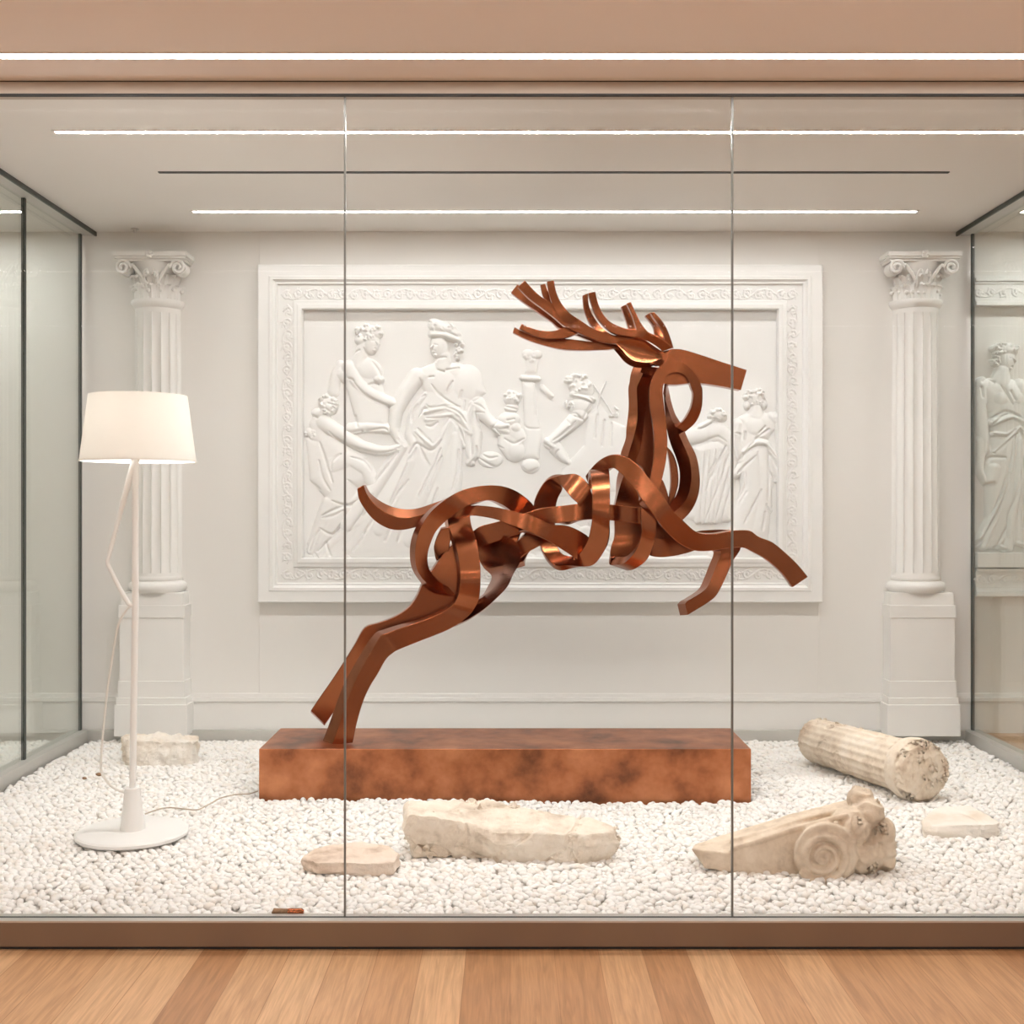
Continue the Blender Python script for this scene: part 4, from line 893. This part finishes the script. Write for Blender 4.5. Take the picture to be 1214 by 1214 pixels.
for p in ([(385, 640), (405, 700), (410, 760)], [(440, 770), (350, 830), (280, 950), (240, 1110)], [(500, 700), (560, 780), (650, 850), (740, 900)], [(480, 630), (520, 625)], [(830, 980), (880, 880), (960, 830), (1020, 780)], [(770, 830), (790, 760)], [(450, 890), (500, 920), (620, 900), (770, 910)], [(810, 960), (820, 860)], [(700, 670), (650, 760)], [(400, 820), (440, 800)], [(380, 1010), (420, 950), (470, 940)], [(330, 880), (310, 1030)], [(900, 880), (960, 900), (1010, 940)], [(920, 960), (1000, 970)], [(920, 980), (950, 1060), (970, 1100)], [(1080, 1110), (1140, 1050)], [(500, 195), (640, 200), (760, 250)], [(540, 480), (560, 450), (640, 440)], [(660, 300), (700, 370), (720, 440)], [(520, 260), (600, 255), (690, 290), (740, 300)], [(640, 560), (760, 540)], [(560, 560), (620, 580)]): f.fold(p, 15, .013)
f.mesh('carved_figure', rel, M['plaster'], YS, DS, 'tall crowned and draped standing figure left of centre in the relief')
# child herm on its pedestal with fruit
f = Field(562, 455, 632, 566)
f.org(*R5_)
f.ell(285, 440, 62, 58, .036).curls(285, 430, 58, 45, 16, 18, .044, 21).ell(280, 510, 52, 34, .034)
f.ell(265, 590, 80, 55, .040).ell(310, 650, 40, 40, .042).cap([(230, 640), (340, 720)], [60, 60], .030).cap([(190, 660), (250, 680)], [34, 24], .04)
f.poly([(190, 680), (350, 690), (370, 760), (300, 900), (250, 880), (180, 780)], .026, 30).ell(310, 820, 75, 80, .036).ell(130, 880, 90, 60, .022)
for p in ([(230, 730), (300, 765), (370, 730)], [(150, 650), (190, 700)], [(180, 780), (220, 800)], [(250, 600), (300, 590)], [(240, 500), (320, 520)], [(60, 830), (120, 870), (180, 860)], [(50, 870), (130, 920), (190, 940)]): f.fold(p, 12, .012)
f.mesh('carved_figure', rel, M['plaster'], YS, DS, 'small child bust above round fruit at the middle of the relief')
# little column
f = Field(612, 405, 650, 566)
f.org(*R5_)
f.poly([(358, 320), (462, 320), (470, 560), (500, 700), (480, 880), (350, 880), (370, 620)], .022, 46)
f.cap([(358, 292), (470, 300)], 22, .032).poly([(385, 150), (480, 150), (465, 260), (375, 260)], .018, 30)
f.ell(400, 120, 44, 34, .026).ell(465, 125, 38, 32, .026).curls(425, 150, 60, 50, 10, 20, .03, 33).ell(418, 925, 66, 56, .032)
for p in ([(355, 315), (410, 318), (465, 335)], [(370, 270), (470, 270)], [(360, 610), (400, 655), (500, 655)], [(450, 340), (455, 560)], [(360, 930), (400, 970), (470, 940)]): f.fold(p, 10, .010)
f.mesh('carved_column', rel, M['plaster'], YS, DS, 'small carved column with capital at the middle of the relief')
# horn bearer at the centre right
f = Field(640, 440, 745, 600)
f.org(*R5_)
f.ell(780, 360, 100, 75, .040, .5).curls(760, 330, 90, 60, 26, 22, .050, 41).cap([(720, 410), (860, 450)], [22, 26], .048)
f.ell(775, 490, 85, 75, .040).curls(700, 490, 30, 50, 10, 14, .046, 43)
f.cap([(770, 560), (690, 640), (600, 720), (555, 765)], [60, 48, 38, 42], .044)
f.cap([(540, 750), (580, 790)], [30, 26], .046)
f.cap([(600, 800), (650, 860), (690, 900)], [50, 40, 18], .034)
f.poly([(830, 560), (920, 480), (1010, 600), (1100, 640), (1100, 1100), (600, 1150), (640, 950), (800, 780)], .016, 60)
f.cap([(870, 340), (920, 415), (970, 490), (1010, 560)], 6, .022).cap([(960, 320), (915, 420), (895, 610)], 6, .022).curls(1020, 540, 40, 40, 10, 12, .026, 45)
f.cap([(500, 360), (570, 420)], [24, 16], .02)
for p in ([(730, 410), (820, 425), (870, 465)], [(680, 470), (760, 440), (850, 470)], [(680, 560), (740, 550), (790, 585), (850, 480)], [(710, 560), (790, 590)], [(800, 600), (800, 770)], [(580, 745), (660, 690), (740, 610)], [(680, 600), (700, 625)], [(520, 770), (570, 800)], [(900, 560), (880, 720)], [(950, 600), (930, 780)], [(1000, 620), (1000, 780)], [(620, 810), (600, 850), (640, 900)]): f.fold(p, 12, .014)
f.mesh('carved_figure', rel, M['plaster'], YS, DS, 'faint figure with raised arm and twigs at the centre right of the relief')
# leaning woman behind the stag's neck
f = Field(800, 470, 880, 625)
f.org(*R6_)
f.cap([(190, 470), (300, 450), (400, 420)], [60, 70], .036).ell(440, 420, 120, 85, .040).ell(480, 290, 75, 50, .040, .3).curls(470, 280, 70, 45, 20, 20, .048, 51)
f.cap([(340, 380), (420, 330)], [26, 20], .04).cap([(500, 420), (560, 500), (600, 560)], [70, 60], .036)
f.poly([(270, 540), (420, 480), (570, 500), (640, 620), (600, 900), (600, 1140), (340, 1150), (230, 1110), (330, 760)], .030, 70)
for i in range(5): f.cap([(540-i*45, 540+i*10), (500-i*40, 800), (460-i*45+i*8, 1130)], [14, 26], .036+.001*i)
for p in ([(280, 520), (360, 500), (470, 460), (540, 500)], [(540, 530), (450, 700), (400, 820)], [(560, 600), (500, 800), (370, 1130)], [(570, 700), (520, 900), (450, 1140)], [(580, 850), (500, 1140)], [(430, 310), (480, 330), (560, 350)], [(310, 400), (380, 380), (420, 350)], [(540, 540), (380, 880)], [(460, 640), (410, 740)]): f.fold(p, 13, .014)
f.mesh('carved_figure', rel, M['plaster'], YS, DS, 'stooping draped woman beside the neck of the stag in the relief')
# woman at the right end of the relief
f = Field(862, 455, 932, 668)
f.org(*R6_)
f.ell(775, 160, 78, 82, .046).curls(770, 130, 80, 60, 34, 20, .056, 61).ell(710, 210, 26, 40, .042).ell(840, 200, 34, 42, .042).curls(775, 190, 70, 20, 8, 14, .05, 62)
f.cap([(780, 230), (780, 290)], [50, 80], .042)
f.poly([(640, 300), (720, 260), (850, 260), (930, 290), (930, 400), (880, 480), (900, 560), (640, 640), (600, 420)], .040, 80)
f.ell(770, 380, 120, 110, .050).cap([(640, 360), (620, 480), (650, 600), (660, 640)], [50, 36], .044)
f.cap([(900, 300), (960, 330), (975, 480), (965, 640)], [40, 44, 34, 20], .040).ell(935, 300, 45, 40, .046)
f.poly([(700, 560), (760, 490), (860, 500), (930, 600), (960, 760), (900, 900), (880, 1200), (880, 1460), (560, 1470), (600, 1100), (690, 900), (690, 700)], .038, 100)
f.cap([(740, 620), (760, 900), (660, 1250)], [90, 120], .050).cap([(830, 560), (840, 800), (800, 1200)], [60, 90], .046)
f.cap([(680, 580), (760, 500), (860, 510), (960, 660)], [30, 30], .056).cap([(620, 760), (700, 640), (790, 570)], [40, 26], .042)
f.cap([(900, 640), (960, 780), (940, 810)], [40, 20], .044).cap([(890, 720), (880, 900), (890, 1010)], [34, 22], .036).cap([(870, 1010), (900, 1050)], [22, 14], .040)
for p in ([(680, 600), (740, 520), (800, 470), (880, 480)], [(660, 640), (720, 570), (800, 530), (860, 540), (930, 620)], [(630, 750), (700, 680), (780, 610)], [(870, 560), (880, 750), (870, 960)], [(890, 740), (930, 800), (960, 810)], [(900, 750), (940, 900), (920, 1000)], [(690, 740), (690, 860), (620, 990)], [(820, 880), (760, 1000), (680, 1150)], [(600, 620), (640, 650), (670, 590)], [(680, 480), (690, 420)], [(800, 430), (850, 380)], [(780, 470), (880, 400)], [(950, 340), (970, 480), (960, 640)], [(860, 1000), (880, 1050), (910, 1060)], [(890, 600), (940, 700)], [(850, 1060), (830, 1200)], [(620, 430), (650, 440)], [(700, 900), (640, 1000)], [(690, 250), (720, 240)]): f.fold(p, 14, .015)
f.mesh('carved_figure', rel, M['plaster'], YS, DS, 'curly-haired draped woman seen from behind at the right of the relief')
# rocky ground under the feet, half hidden by the stag
f = Field(362, 600, 922, 668, .9)
q = random.Random(9)
for k in range(60):
    x = q.uniform(368, 912); f.ell(x, q.uniform(645, 664), q.uniform(6, 20), q.uniform(4, 9), q.uniform(.008, .022), q.uniform(-.4, .4))
for k in range(26):
    x = q.uniform(500, 840); f.ell(x, q.uniform(590, 650), q.uniform(6, 16), q.uniform(6, 14), q.uniform(.006, .016), q.uniform(-1, 1))
f.cap([(365, 664), (920, 664)], 5, .02)
for k in range(50):
    x = q.uniform(368, 912); y = q.uniform(640, 662); f.fold([(x, y), (x+q.uniform(4, 12), y+q.uniform(-5, 5))], 2.4, .010)
f.mesh('carved_ground', rel, M['plaster'], YS, DS)

# ------------------------------------------------------------------ second relief, beyond the right glass
rel2 = thing('wall_relief', 'second white relief seen through the right glass, with a single draped standing figure', 'relief', (XR+.6, YB-.015, bz(515)))
x0, x1 = 1153, 1460
P2 = [(0, 0), (0, .05), (.5, .055), (4, .055), (5, .05), (6, .042)]
bm = bmesh.new(); k = D2/F0
def bar(y0, y1, pj): box(bm, (x0-CX)*k, (x1-CX)*k, YB-pj, YB, EYE-(y1-CY)*k, EYE-(y0-CY)*k)
for y0, y1, pj in ((328, 331, .03), (331, 335, .05), (335, 338, .04), (338, 355, .032), (355, 359, .045), (359, 364, .062), (655, 672, .085), (673.5, 677, .075), (677, 696, .05), (696, 700, .06), (700, 706, .075)): bar(y0, y1, pj)
o = obj('frame', bm, M['plaster']); adopt(rel2, o); bev(o, .003)
for yc, yy in ((346.5, .032), (686.5, .05)):
    f = Field(x0, yc-9, 1300, yc+9, .7); scroll(f, x0+1, 1299, yc, 7.2, False, int(yc)); f.mesh('ornament', rel2, M['plaster'], YB-yy, D2-.04)
f = Field(1150, 400, 1262, 657)
f.org(*R7_)
f.ell(345, 770, 75, 90, .062); face(f, 350, 770, 70, 1, .062)
f.ell(340, 700, 105, 48, .066, .1).curls(338, 692, 100, 38, 40, 17, .076, 71).curls(268, 765, 28, 50, 14, 16, .066, 72)
f.cap([(320, 850), (310, 930)], [55, 80], .060)
f.poly([(140, 950), (210, 900), (400, 910), (470, 960), (490, 1080), (470, 1250), (240, 1260), (230, 1150), (150, 1020)], .062, 90)
f.cap([(180, 950), (160, 1060), (170, 1200), (200, 1420)], [60, 56, 50, 44], .058).cap([(450, 960), (500, 1060), (520, 1180)], [56, 50], .060)
f.ell(300, 1050, 90, 80, .074).ell(420, 1050, 60, 70, .072)
f.org(*R8_)
f.cap([(170, 200), (160, 400), (190, 500)], [46, 34, 20], .055)
f.poly([(240, 0), (470, 0), (520, 200), (500, 500), (450, 700), (490, 930), (300, 980), (110, 970), (120, 900), (200, 760), (190, 520), (200, 300), (240, 120)], .060, 80)
f.cap([(240, 70), (380, 20), (470, 70)], [30, 34], .080).cap([(250, 150), (340, 160), (430, 110)], [26, 30], .076).cap([(480, 150), (420, 110), (360, 190), (260, 280)], [30, 22], .074)
f.cap([(260, 400), (240, 480)], [60, 60], .076)
f.cap([(400, 160), (370, 400), (300, 620), (150, 900)], [30, 20], .074).cap([(340, 500), (290, 700), (180, 960)], [20, 30], .070).cap([(440, 200), (420, 500), (350, 960)], [40, 50], .074).cap([(500, 200), (470, 500), (440, 900)], [30, 40], .064)
f.cap([(300, 960), (360, 975)], [26, 18], .070).cap([(430, 930), (480, 950)], [26, 18], .070)
for p in ([(240, 80), (330, 20), (420, 20), (470, 60)], [(240, 150), (330, 170), (400, 120)], [(250, 290), (330, 220), (410, 150)], [(230, 0), (240, 110)], [(210, 350), (230, 320), (330, 320)], [(180, 520), (240, 500)], [(400, 160), (370, 330), (350, 440), (290, 600), (170, 860)], [(360, 430), (320, 600), (240, 780), (130, 940)], [(470, 300), (420, 560), (350, 740), (350, 900)], [(480, 450), (460, 640), (450, 820)], [(340, 820), (270, 960)], [(430, 120), (490, 190)], [(260, 960), (330, 985)], [(190, 430), (210, 260), (230, 180)]): f.fold(p, 16, .020)
f.org(*R7_)
for p in ([(210, 905), (250, 935)], [(170, 930), (210, 905)], [(300, 960), (340, 1020), (380, 1090)], [(240, 1190), (330, 1145), (440, 1180)], [(200, 1090), (215, 1160), (235, 1210)], [(160, 970), (170, 1040)], [(370, 1000), (400, 1060)]): f.fold(p, 14, .018)
f.mesh('carved_figure', rel2, M['plaster'], YB, D2)
# ------------------------------------------------------------------ camera, world
cam = bpy.data.cameras.new('camera'); co = bpy.data.objects.new('camera', cam); C.objects.link(co)
co.location = (0, CAMY, EYE); co.rotation_euler = (PI/2, 0, 0)
cam.sensor_width = 36; cam.lens = 36*F0/1214; cam.shift_x = 2/1214; cam.shift_y = -7/1214; cam.clip_start = .05
bpy.context.scene.camera = co
w = bpy.data.worlds.new('world'); bpy.context.scene.world = w; w.use_nodes = True
w.node_tree.nodes['Background'].inputs[0].default_value = (1, .96, .92, 1); w.node_tree.nodes['Background'].inputs[1].default_value = .6
s = bpy.context.scene
s.view_settings.view_transform = 'Standard'; s.view_settings.look = 'None'; s.view_settings.gamma = 1; s.view_settings.exposure = EXPO
s.cycles.max_bounces = 10; s.cycles.diffuse_bounces = 6; s.cycles.glossy_bounces = 5; s.cycles.transparent_max_bounces = 24; s.cycles.transmission_bounces = 6
s.cycles.use_denoising = True; s.cycles.sample_clamp_indirect = 8; s.cycles.caustics_reflective = False; s.cycles.caustics_refractive = False
